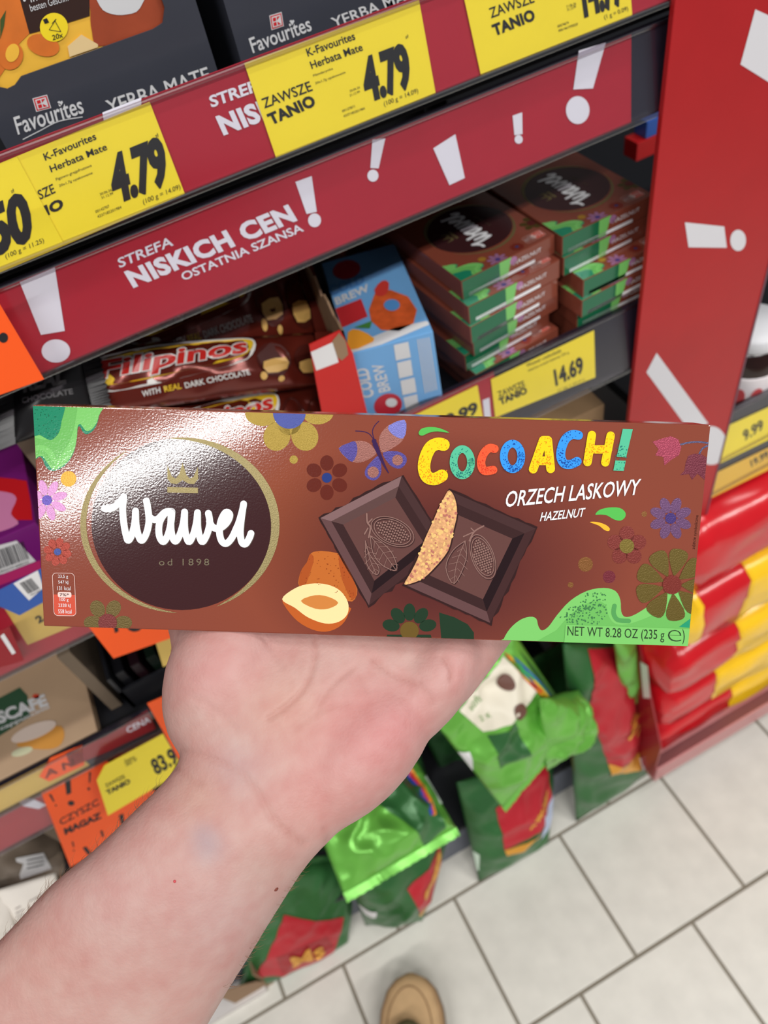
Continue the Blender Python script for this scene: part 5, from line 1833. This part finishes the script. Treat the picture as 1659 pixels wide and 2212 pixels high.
# ================================================================== right bay: jars, red and yellow packs, tray
M_LID = mat('jar_lid', (226, 226, 230), 0.35)
M_JAR = mat('dark_jar_content', (40, 18, 14), 0.12)
M_JLAB = mat('jar_label', (232, 224, 226), 0.5)
GJ = 'jars on the right shelf'
for nm, x_, y_, z_ in (('dark spread jar with white lid right of the panel, front one', 0.668, 0.090, 0.7555), ('dark spread jar behind the front jar, half cut by frame', 0.700, 0.165, 0.7555),
                       ('dark spread jar at the very right edge of picture', 0.742, 0.090, 0.7555)):
    M = Matrix.Translation((x_, y_, z_))
    t = thing('spread_jar', nm, 'jar', M, GJ)
    MB().lathe([(0.026, 0), (0.031, 0.004), (0.032, 0.07), (0.029, 0.08), (0.027, 0.084)], n=28).build('glass_body', M_JAR, t, smooth=True)
    MB().lathe([(0.0325, 0.016), (0.0328, 0.018), (0.0328, 0.056), (0.0325, 0.058)], n=28).build('label_band', M_JLAB, t, smooth=True)
    MB().lathe([(0.0285, 0.084), (0.030, 0.086), (0.030, 0.097), (0.028, 0.1)], n=28).build('lid', M_LID, t, smooth=True)
    for a in (-1.9, -1.3, -2.4):
        p = Vector((0.0331 * math.cos(a), 0.0331 * math.sin(a), 0.036))
        o = Ink().disc(0, 0, 0.006, 0.010, 12).build('red_print', mat('jar_red', (206, 80, 84), 0.5), t, 0.0)
        o.matrix_basis = frame(p, (-math.sin(a), math.cos(a), 0), (0, 0, 1))

M_PR = mat('red_wrap', (204, 24, 34), 0.2, vary=0.05)
M_PY = mat('yellow_wrap', (250, 200, 34), 0.22, vary=0.04)
GR = 'red and yellow wrapped packs in the right bay'


def brick(label, o, xv, yv, h, seed, yel=(0.55, 1.0), mark=None):
    """soft shrink-wrapped block with a yellow part"""
    o, xv, yv = Vector(o), Vector(xv), Vector(yv)
    M = frame(o + xv / 2, xv, yv)
    t = thing('wrapped_pack', label, 'wrapped pack', M, GR)
    w_, d_ = xv.length, yv.length

    def part(a, b, m, name):
        mb = MB()
        N, K = 18, 28
        rs = []
        for i in range(N + 1):
            u = a + (b - a) * i / N
            e = min(1.0, 6 * min(u, 1 - u) + 0.55)
            r_ = []
            for j in range(K):
                th = 2 * math.pi * j / K
                cx_, cz_ = math.cos(th), math.sin(th)
                s = (abs(cx_) ** 5 + abs(cz_) ** 5) ** (-1 / 5)
                p = Vector(((u - 0.5) * w_, d_ / 2 + cx_ * s * d_ / 2 * (0.9 + 0.1 * e), h / 2 + cz_ * s * h / 2 * e))
                wr_ = noise.noise(Vector((p.x * 16 + seed * 3.1, p.y * 60, p.z * 60 + seed)))
                p += Vector((0, (p.y - d_ / 2) * 0.06 * wr_, (p.z - h / 2) * 0.10 * wr_))
                r_.append(p)
            rs.append(r_)
        mb.rings(rs)
        return mb.build(name, m, t, smooth=True)
    cuts = [0.0] + list(yel) + [1.0]
    for i_, (a, b) in enumerate(zip(cuts, cuts[1:])):
        if b - a > 0.01:
            part(a, b, M_PY if i_ % 2 else M_PR, 'yellow_body' if i_ % 2 else 'red_body')
    return t


brick('red wrapped pack with yellow end, topmost below the 9.99 tags', (0.572, 0.012, 0.545), (0.27, 0.004, 0), (-0.004, 0.20, 0), 0.12, 1, (0.72, 1.0))
brick('red and yellow wrapped pack second from top in right bay', (0.575, 0.002, 0.425), (0.26, 0.0, 0), (0, 0.20, 0), 0.118, 2, (0.0, 0.10, 0.36, 1.0))
brick('wrapped pack with broad yellow half third from top in right bay', (0.570, -0.004, 0.305), (0.27, 0.006, 0), (-0.006, 0.20, 0), 0.118, 3, (0.40, 1.0))
brick('red wrapped pack second from bottom in right bay', (0.578, 0.0, 0.19), (0.26, 0.0, 0), (0, 0.2, 0), 0.113, 4, (0.34, 1.0))
brick('red wrapped pack lying in the pink tray in right bay', (0.580, 0.004, 0.082), (0.26, 0.0, 0), (0, 0.2, 0), 0.106, 5, (0.55, 1.0))
# the tray
tM = Matrix.Translation((0.72, -0.02, 0.062))
ft = thing('floor_tray', 'pink and red open carton tray under the wrapped packs, right bay', 'tray', tM)
M_TP = mat('tray_pink', (196, 132, 132), 0.4)
M_TR = mat('tray_dark_red', (150, 28, 38), 0.35)
inv = tM.inverted()
MB().box((0.566, -0.018, 0.062), (0.95, 0.30, 0.080), inv).build('tray_floor', M_TP, ft, bevel=0.001)
MB().box((0.566, -0.021, 0.064), (0.95, -0.018, 0.115), inv).build('front_lip', M_TP, ft, bevel=0.0008)
MB().prism([(-0.018, 0.08), (0.26, 0.08), (0.26, 0.42), (0.06, 0.40), (-0.018, 0.20)], 0, 0.003).build('side_wall', M_TR, ft,
    inv @ Matrix(((0, 0, 1, 0.563), (1, 0, 0, 0), (0, 1, 0, 0), (0, 0, 0, 1))))
o = Ink().poly([(0.02, 0.30), (0.032, 0.28), (0.05, 0.36), (0.036, 0.37)]).build('white_print', M_PAPERW, ft, -0.0004)
o.matrix_basis = inv @ Matrix(((0, 0, 1, 0.563), (1, 0, 0, 0), (0, 1, 0, 0), (0, 0, 0, 1)))
# feet of the tray
for x_ in (0.64, 0.86):
    MB().box((x_, 0.0, 0.0), (x_ + 0.03, 0.05, 0.0615), inv).build('tray_foot', M_GREYBLUE, ft)

# ================================================================== shoe
toe = at_z(890, 2106, 0.03)
d_ = Vector((0.43, 0.90, 0)).normalized()
SM = frame(toe - d_ * 0.285, (d_.y, -d_.x, 0), d_)
shoe = thing('shoe', 'beige suede shoe with dark collar on the tiled floor', 'shoe', SM)
M_SUEDE = mat('beige_suede', (204, 168, 124), 0.85, vary=0.06, vscale=60, bump=0.15, bscale=400)
M_SOLE = mat('brown_sole', (122, 104, 84), 0.7)
M_LINE = mat('olive_lining', (92, 84, 52), 0.8)


def shoe_ring(s, inset=0.0, top=None):
    """half widths and height along the shoe, s from heel 0 to toe 1"""
    ctrl = [(0.0, 0.018, 0.075), (0.06, 0.030, 0.085), (0.2, 0.034, 0.085), (0.4, 0.036, 0.082), (0.58, 0.043, 0.066), (0.72, 0.047, 0.052), (0.84, 0.044, 0.044), (0.93, 0.034, 0.038), (0.975, 0.021, 0.032), (1.0, 0.004, 0.022)]
    for a, b in zip(ctrl, ctrl[1:]):
        if a[0] <= s <= b[0]:
            t_ = (s - a[0]) / (b[0] - a[0])
            t2 = t_ * t_ * (3 - 2 * t_) if False else t_
            return a[1] + (b[1] - a[1]) * t2 - inset, a[2] + (b[2] - a[2]) * t2


def shoe_loft(z0, hfn, inset, n=40, k=20):
    rs = []
    for i in range(n + 1):
        s = 1 - (1 - i / n) ** 1.0
        hw, h = shoe_ring(s, inset)
        hw = max(hw, 0.002)
        h = hfn(h)
        r_ = []
        for j in range(k):
            a = 2 * math.pi * j / k
            c, q = math.cos(a), math.sin(a)
            e = (abs(c) ** 2.6 + abs(q) ** 2.6) ** (-1 / 2.6)
            r_.append(Vector((hw * c * e, 0.285 * s, z0 + (h - z0) / 2 + (h - z0) / 2 * q * e)))
        rs.append(r_)
    return MB().rings(rs)


shoe_loft(0.014, lambda h: h, 0.003).build('upper', M_SUEDE, shoe, smooth=True)
shoe_loft(0.0, lambda h: 0.017, -0.003).build('sole', M_SOLE, shoe, smooth=True)
shoe_loft(0.017, lambda h: 0.021, -0.0005).build('welt', mat('suede_welt', (176, 140, 100), 0.8), shoe, smooth=True)
MB().lathe([(0.002, 0.0), (0.024, 0.002), (0.027, 0.012), (0.024, 0.02), (0.002, 0.022)], Matrix.Translation((0, 0.190, 0.050)) @ Matrix.Diagonal((1.0, 1.25, 1, 1)), 20).build('collar', M_LINE, shoe, smooth=True)
k = Ink()
N = 24
pts = [(0.034 * math.cos(math.pi * i / N), 0.205 + 0.062 * math.sin(math.pi * i / N)) for i in range(N + 1)]
st = []
for x_, y_ in pts:
    hw, h = shoe_ring(min(1, y_ / 0.285), 0.003)
    st.append((x_, y_, h))
seam = MB()
for a, b in zip(st, st[1:]):
    for (x0_, y0_, z0_), (x1_, y1_, z1_) in ((a, b),):
        def hz(x_, y_):
            hw, h = shoe_ring(min(1, y_ / 0.285), 0.003)
            q = min(0.98, abs(x_) / max(hw, 1e-3))
            return 0.014 + (h - 0.014) / 2 + (h - 0.014) / 2 * (1 - q ** 2.6) ** (1 / 2.6)
        seam.add([(x0_, y0_, hz(x0_, y0_) + 0.0006), (x1_, y1_, hz(x1_, y1_) + 0.0006), (x1_ * 0.95, y1_ - 0.002, hz(x1_ * .95, y1_ - .002) + 0.0006), (x0_ * 0.95, y0_ - 0.002, hz(x0_ * .95, y0_ - .002) + 0.0006)], [(0, 1, 2, 3)])
seam.build('seam', mat('suede_seam', (150, 116, 80), 0.8), shoe)

BAGRULES = {'gold_print': 'red_label', 'gold_lettering': 'red_label', 'gold_frame': 'red_label', 'gold_band': 'red_label', 'sweet_print': 'cream_label', 'label_lettering': 'cream_label',
            'label_print': 'white_label', 'barcode': 'barcode_label'}
for o in list(COL.objects):
    if o.type == 'EMPTY' and o.name.split('.')[0] in ('sweet_bag', 'paper_bag', 'gift_box', 'box_flap'):
        nest(o, BAGRULES)

# ================================================================== the arm and open hand under the box
def box_depth(x, y):
    """how far away the box's front face is in the direction of a sighted point"""
    d = ray(x, y)
    return (BP.o - CAM_C).dot(BP.n) / d.dot(BP.n)


KD = BW / 0.245
# cross sections from the upper forearm to the knuckles: left edge, right edge (sighted), distance, half thickness, front bulge
secs = [((-640, 2640), (60, 3010), 0.280, 0.034, 1.0),
        ((-330, 2350), (230, 2600), 0.277, 0.033, 1.0),
        ((-95, 2128), (392, 2320), 0.274, 0.031, 1.0),
        ((20, 2016), (462, 2190), 0.272, 0.030, 1.0),
        ((117, 1911), (541, 2062), 0.270, 0.0285, 1.0),
        ((205, 1838), (592, 1978), 0.269, 0.026, 1.0),
        ((296, 1748), (655, 1880), 0.2685, 0.0235, 0.95),
        ((352, 1692), (696, 1832), 0.2685, 0.021, 0.92),
        ((390, 1640), (740, 1789), 0.269, 0.0195, 0.90),
        ((389, 1600), (796, 1742), 0.270, 0.0185, 0.90),
        ((383, 1545), (856, 1678), 0.272, 0.018, 0.92),
        ((382, 1494), (896, 1609), 0.2735, 0.0175, 0.92),
        ((388, 1440), (950, 1537), 0.275, 0.0165, 0.90),
        ((402, 1390), (1006, 1482), 0.2775, 0.0150, 0.88),
        ((440, 1345), (1058, 1428), 0.280, 0.0130, 0.86),
        ((500, 1310), (1088, 1392), 0.283, 0.0115, 0.85)]


def lerp_secs(t):
    n = len(secs) - 1
    i = min(int(t * n), n - 1)
    f = t * n - i
    g = [secs[max(0, min(n, i + k))] for k in (-1, 0, 1, 2)]
    flat = [[*s[0], *s[1], s[2], s[3], s[4]] for s in g]
    return [0.5 * (2 * b + (c - a) * f + (2 * a - 5 * b + 4 * c - d) * f * f + (3 * b - a - 3 * c + d) * f ** 3) for a, b, c, d in zip(*flat)]


hand = MB()
rs = []
K = 32
for i in range(73):
    lx, ly, rx, ry, D, th, fb = lerp_secs(i / 72)
    L, R_ = at_d(lx, ly, D), at_d(rx, ry, D)
    c = (L + R_) / 2
    x = (R_ - L) / 2
    nrm = (CAM_C - c).normalized()
    nrm = (nrm - x.normalized() * nrm.dot(x.normalized())).normalized()
    ring = []
    e = 2.3
    for j in range(K):
        a = 2 * math.pi * j / K
        co, si = math.cos(a), math.sin(a)
        s = (abs(co) ** e + abs(si) ** e) ** (-1 / e)
        ring.append(c + x * (co * s) + nrm * (si * s * th * (fb if si > 0 else 1.0)))
    rs.append(ring)
hand.rings(rs)


def blob(px, py, D, rx, ry, rz, rot=0.0):
    """ellipsoid of flesh: radii along the image right, image down and line of sight"""
    c = at_d(px, py, D)
    co, si = math.cos(rot), math.sin(rot)
    ax = CAM_X * co + CAM_D * si
    ay = CAM_D * co - CAM_X * si
    rr_ = []
    for i in range(1, 16):
        ph = math.pi * i / 16
        rr_.append([c + ax * (rx * math.sin(ph) * math.cos(2 * math.pi * j / 24)) + ay * (ry * math.sin(ph) * math.sin(2 * math.pi * j / 24)) - CAM_F * (rz * math.cos(ph)) for j in range(24)])
    hand.rings(rr_)


# ball of the thumb, heel of the hand, finger pads
blob(492, 1470, 0.2795, 0.0230, 0.0330, 0.0215, 0.25)
blob(470, 1400, 0.2830, 0.0160, 0.0220, 0.0170, 0.1)
blob(762, 1625, 0.2750, 0.0200, 0.0370, 0.0210, 0.80)
blob(905, 1495, 0.2790, 0.0150, 0.0300, 0.0165, 0.75)
blob(640, 1380, 0.2840, 0.0170, 0.0130, 0.0150)
blob(790, 1395, 0.2840, 0.0170, 0.0130, 0.0150)
blob(930, 1420, 0.2835, 0.0150, 0.0130, 0.0145)


def finger(pts, radii):
    """a bent finger: pts are (sighted x, y, distance behind the box face)"""
    P = [at_d(x, y, (box_depth(x, y) + back) if back < 0.2 else back) for x, y, back in pts]
    n = 8
    dense = spline([tuple(p) + (r,) for p, r in zip(P, radii)], n)
    rr_ = []
    up = CAM_X
    for i, q in enumerate(dense):
        a = Vector(dense[max(i - 1, 0)][:3])
        b = Vector(dense[min(i + 1, len(dense) - 1)][:3])
        d = (b - a).normalized()
        u = (up - d * up.dot(d)).normalized()
        w_ = d.cross(u)
        rr_.append([Vector(q[:3]) + (u * math.cos(2 * math.pi * j / 16) + w_ * math.sin(2 * math.pi * j / 16)) * q[3] for j in range(16)])
    # round tip
    tip, d, r = Vector(dense[-1][:3]), d, dense[-1][3]
    for k in range(1, 6):
        a = k * math.pi / 12
        rr_.append([tip + d * (r * math.sin(a)) + (p - tip) * math.cos(a) for p in rr_[len(dense) - 1]])
    hand.rings(rr_)


BK = BT + 0.0105
finger([(560, 1395, 0.281), (600, 1320, BK + 0.003), (660, 1210, BK), (725, 1110, BK), (775, 1030, BK + 0.001)], [0.0105, 0.0100, 0.0092, 0.0085, 0.0074])
finger([(690, 1400, 0.282), (740, 1320, BK + 0.003), (815, 1200, BK), (885, 1090, BK), (940, 1000, BK + 0.001)], [0.0108, 0.0102, 0.0094, 0.0086, 0.0075])
finger([(830, 1420, 0.282), (890, 1340, BK + 0.003), (975, 1230, BK), (1050, 1130, BK), (1110, 1050, BK + 0.001)], [0.0104, 0.0098, 0.0090, 0.0082, 0.0072])
finger([(968, 1475, 0.280), (1030, 1400, 0.2835), (1100, 1315, BK + 0.001), (1185, 1225, BK), (1255, 1150, BK)], [0.0098, 0.0090, 0.0080, 0.0073, 0.0064])
finger([(465, 1420, 0.277), (430, 1330, BK + 0.004), (400, 1230, BK + 0.001), (395, 1130, BK)], [0.0140, 0.0125, 0.0105, 0.0085])

me0 = hand.mesh('skin_source')
tmp = bpy.data.objects.new('skin_source', me0)
COL.objects.link(tmp)
rm = tmp.modifiers.new('r', 'REMESH')
rm.mode = 'VOXEL'
rm.voxel_size = 0.00125
sm = tmp.modifiers.new('s', 'SMOOTH')
sm.factor = 0.5
sm.iterations = 26
dg = bpy.context.evaluated_depsgraph_get()
arm_me = bpy.data.meshes.new_from_object(tmp.evaluated_get(dg))
bpy.data.objects.remove(tmp)
bpy.data.meshes.remove(me0)
arm_me.name = 'skin'

# creases of the palm and wrist, veins and flush, laid down in the skin
c12 = crop(300, 1340, 1.9518)
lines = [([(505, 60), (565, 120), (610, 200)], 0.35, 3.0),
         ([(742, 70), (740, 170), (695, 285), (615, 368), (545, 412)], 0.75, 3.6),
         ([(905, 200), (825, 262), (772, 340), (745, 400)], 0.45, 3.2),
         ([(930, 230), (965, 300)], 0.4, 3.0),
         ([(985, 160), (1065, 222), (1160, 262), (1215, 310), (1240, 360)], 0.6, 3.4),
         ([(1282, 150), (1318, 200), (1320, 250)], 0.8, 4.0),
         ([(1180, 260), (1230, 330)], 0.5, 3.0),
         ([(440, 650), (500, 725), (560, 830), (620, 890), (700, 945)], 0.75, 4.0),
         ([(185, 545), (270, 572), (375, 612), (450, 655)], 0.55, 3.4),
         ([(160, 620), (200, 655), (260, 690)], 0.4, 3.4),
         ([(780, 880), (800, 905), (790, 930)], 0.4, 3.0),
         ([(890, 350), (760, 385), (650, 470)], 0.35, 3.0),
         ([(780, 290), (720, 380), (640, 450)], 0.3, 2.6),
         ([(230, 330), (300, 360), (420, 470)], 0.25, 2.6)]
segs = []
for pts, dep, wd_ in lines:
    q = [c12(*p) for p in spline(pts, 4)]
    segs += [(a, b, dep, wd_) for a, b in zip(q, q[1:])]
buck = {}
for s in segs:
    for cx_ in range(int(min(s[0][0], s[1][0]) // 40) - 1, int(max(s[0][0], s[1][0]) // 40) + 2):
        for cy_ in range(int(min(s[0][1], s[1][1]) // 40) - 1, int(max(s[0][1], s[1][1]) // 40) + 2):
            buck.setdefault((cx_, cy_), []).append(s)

spots = [((790, 1610), 150, (0.86, 0.40, 0.38), 0.60), ((690, 1740), 90, (0.84, 0.42, 0.36), 0.40), ((455, 1450), 80, (0.86, 0.42, 0.40), 0.40), ((990, 1440), 80, (0.86, 0.44, 0.42), 0.42),
         ((560, 1385), 100, (0.88, 0.48, 0.46), 0.30), ((860, 1560), 70, (0.86, 0.38, 0.38), 0.35), ((620, 1530), 90, (0.86, 0.56, 0.40), 0.35), ((760, 1420), 80, (0.90, 0.62, 0.54), 0.35),
         ((450, 1830), 38, (0.46, 0.46, 0.50), 0.50), ((440, 1800), 26, (0.46, 0.46, 0.52), 0.35), ((560, 1880), 60, (0.66, 0.56, 0.46), 0.30), ((510, 1660), 60, (0.58, 0.50, 0.52), 0.30),
         ((230, 1930), 150, (0.72, 0.46, 0.42), 0.35), ((90, 2080), 110, (0.70, 0.40, 0.32), 0.40), ((480, 1980), 110, (0.70, 0.52, 0.50), 0.3), ((430, 1720), 60, (0.74, 0.50, 0.36), 0.35)]
ca = arm_me.color_attributes.new('Col', 'FLOAT_COLOR', 'POINT')
base_c = Vector((0.495, 0.288, 0.252))
co_new = []
vn = [v.normal.copy() for v in arm_me.vertices]
for i, v in enumerate(arm_me.vertices):
    P = v.co
    x, y = to_px(P)
    facing = vn[i].dot((CAM_C - P).normalized())
    col = base_c.copy()
    for (sx, sy), r, c, a in spots:
        d2 = ((x - sx) ** 2 + (y - sy) ** 2) / (r * r)
        if d2 < 6:
            col = col.lerp(Vector((c[0] * 0.66, c[1] * 0.565, c[2] * 0.585)), a * math.exp(-d2))
    m = noise.noise(P * 330) * 0.06 + noise.noise(P * 140) * 0.09 + noise.noise(P * 55 + Vector((3, 1, 0))) * 0.10
    col = Vector((col.x * (1 + m * 0.4), col.y * (1 + m * 1.4), col.z * (1 + m * 1.4)))
    disp = 0.0
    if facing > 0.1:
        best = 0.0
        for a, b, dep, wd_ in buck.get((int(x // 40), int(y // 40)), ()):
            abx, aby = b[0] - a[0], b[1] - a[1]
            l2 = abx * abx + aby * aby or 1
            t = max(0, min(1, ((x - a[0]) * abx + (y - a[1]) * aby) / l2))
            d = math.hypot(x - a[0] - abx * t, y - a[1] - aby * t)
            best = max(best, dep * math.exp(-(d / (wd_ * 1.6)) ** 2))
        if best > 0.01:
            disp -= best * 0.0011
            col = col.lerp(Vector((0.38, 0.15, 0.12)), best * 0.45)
    disp += noise.noise(P * 260) * 0.00010
    co_new.append(P + vn[i] * disp)
    ca.data[i].color = (col.x, col.y, col.z, 1)
for v, c in zip(arm_me.vertices, co_new):
    v.co = c
M_SKIN = mat('skin', (220, 170, 160), 0.48, spec=0.35, attr='Col', sss=0.06, bump=0.26, bscale=800, bdist=0.0006, detail=3.0)
wrist = at_d(563, 1714, 0.27)
pM = Matrix.Translation((wrist.x, wrist.y, wrist.z))
person = thing('person', 'bare left forearm and upturned open palm holding up the chocolate box', 'person', pM)
for v in arm_me.vertices:
    v.co = v.co - wrist
link('arm', arm_me, M_SKIN, person, smooth=True)


def skin_at(x, y):
    """nearest skin vertex to a sighted point, on the camera's side"""
    best, bd = None, 1e9
    for v in arm_me.vertices:
        P = v.co + wrist
        X, Y = to_px(P)
        d = (X - x) ** 2 + (Y - y) ** 2 + max(0, (P - CAM_C).dot(CAM_F) - 0.29) * 1e6
        if d < bd:
            best, bd = v, d
    return best


for (x, y), r, c, nm in (((602, 1928), 0.0008, (122, 58, 44), 'mole'), ((377, 1910), 0.0005, (196, 70, 76), 'red_spot')):
    v = skin_at(x, y)
    cands = [q for q in arm_me.vertices if abs(to_px(q.co + wrist)[0] - x) < 8 and abs(to_px(q.co + wrist)[1] - y) < 8]
    v = min(cands, key=lambda q: (q.co + wrist - CAM_C).length)
    z_ = v.normal
    fx = z_.orthogonal().normalized()
    MB().lathe([(r * 0.2, -0.0002), (r, 0.0), (r * 0.8, 0.00018), (r * 0.2, 0.00028)], n=10).build(nm, mat(nm + '_skin', c, 0.6), person, frame(v.co, fx, z_.cross(fx)), smooth=True)

# fine hairs along the edge of the forearm
rnd = random.Random(5)
hv = MB()
idx = [v for v in arm_me.vertices]
pool = []
for v in idx:
    P = v.co + wrist
    X, Y = to_px(P)
    f_ = v.normal.dot((CAM_C - P).normalized())
    if -0.45 < f_ < 0.35 and 0 < X < 660 and 1700 < Y < 2150:
        pool.append((v, X, Y))
rnd.shuffle(pool)
hair_dir = (at_d(440, 1720, .27) - at_d(120, 2010, .27)).normalized()
for v, X, Y in pool[:260]:
    n_ = v.normal
    left = X < 420 and Y < 2040
    ln = rnd.uniform(0.003, 0.0085) * (1.0 if left else 0.6)
    d1 = (n_ * rnd.uniform(0.25, 0.6) + hair_dir * rnd.uniform(0.5, 1.0) + Vector((rnd.uniform(-.3, .3), rnd.uniform(-.3, .3), rnd.uniform(-.3, .3)))).normalized()
    d2 = (d1 + hair_dir * 0.5 - n_ * 0.25).normalized()
    p0, p1 = v.co - n_ * 0.0002, v.co + d1 * ln * 0.5
    p2 = p1 + d2 * ln * 0.5
    s = d1.orthogonal().normalized()
    t_ = d1.cross(s)
    r_ = 0.00005
    tri = [s * r_, (s * -0.5 + t_ * 0.87) * r_, (s * -0.5 - t_ * 0.87) * r_]
    hv.add([p0 + q for q in tri] + [p1 + q * 0.8 for q in tri] + [p2], [(0, 1, 4, 3), (1, 2, 5, 4), (2, 0, 3, 5), (3, 4, 6), (4, 5, 6), (5, 3, 6)])
ho = hv.build('arm_hair', mat('arm_hair', (120, 84, 56), 0.5), person)
ho['kind'] = 'stuff'
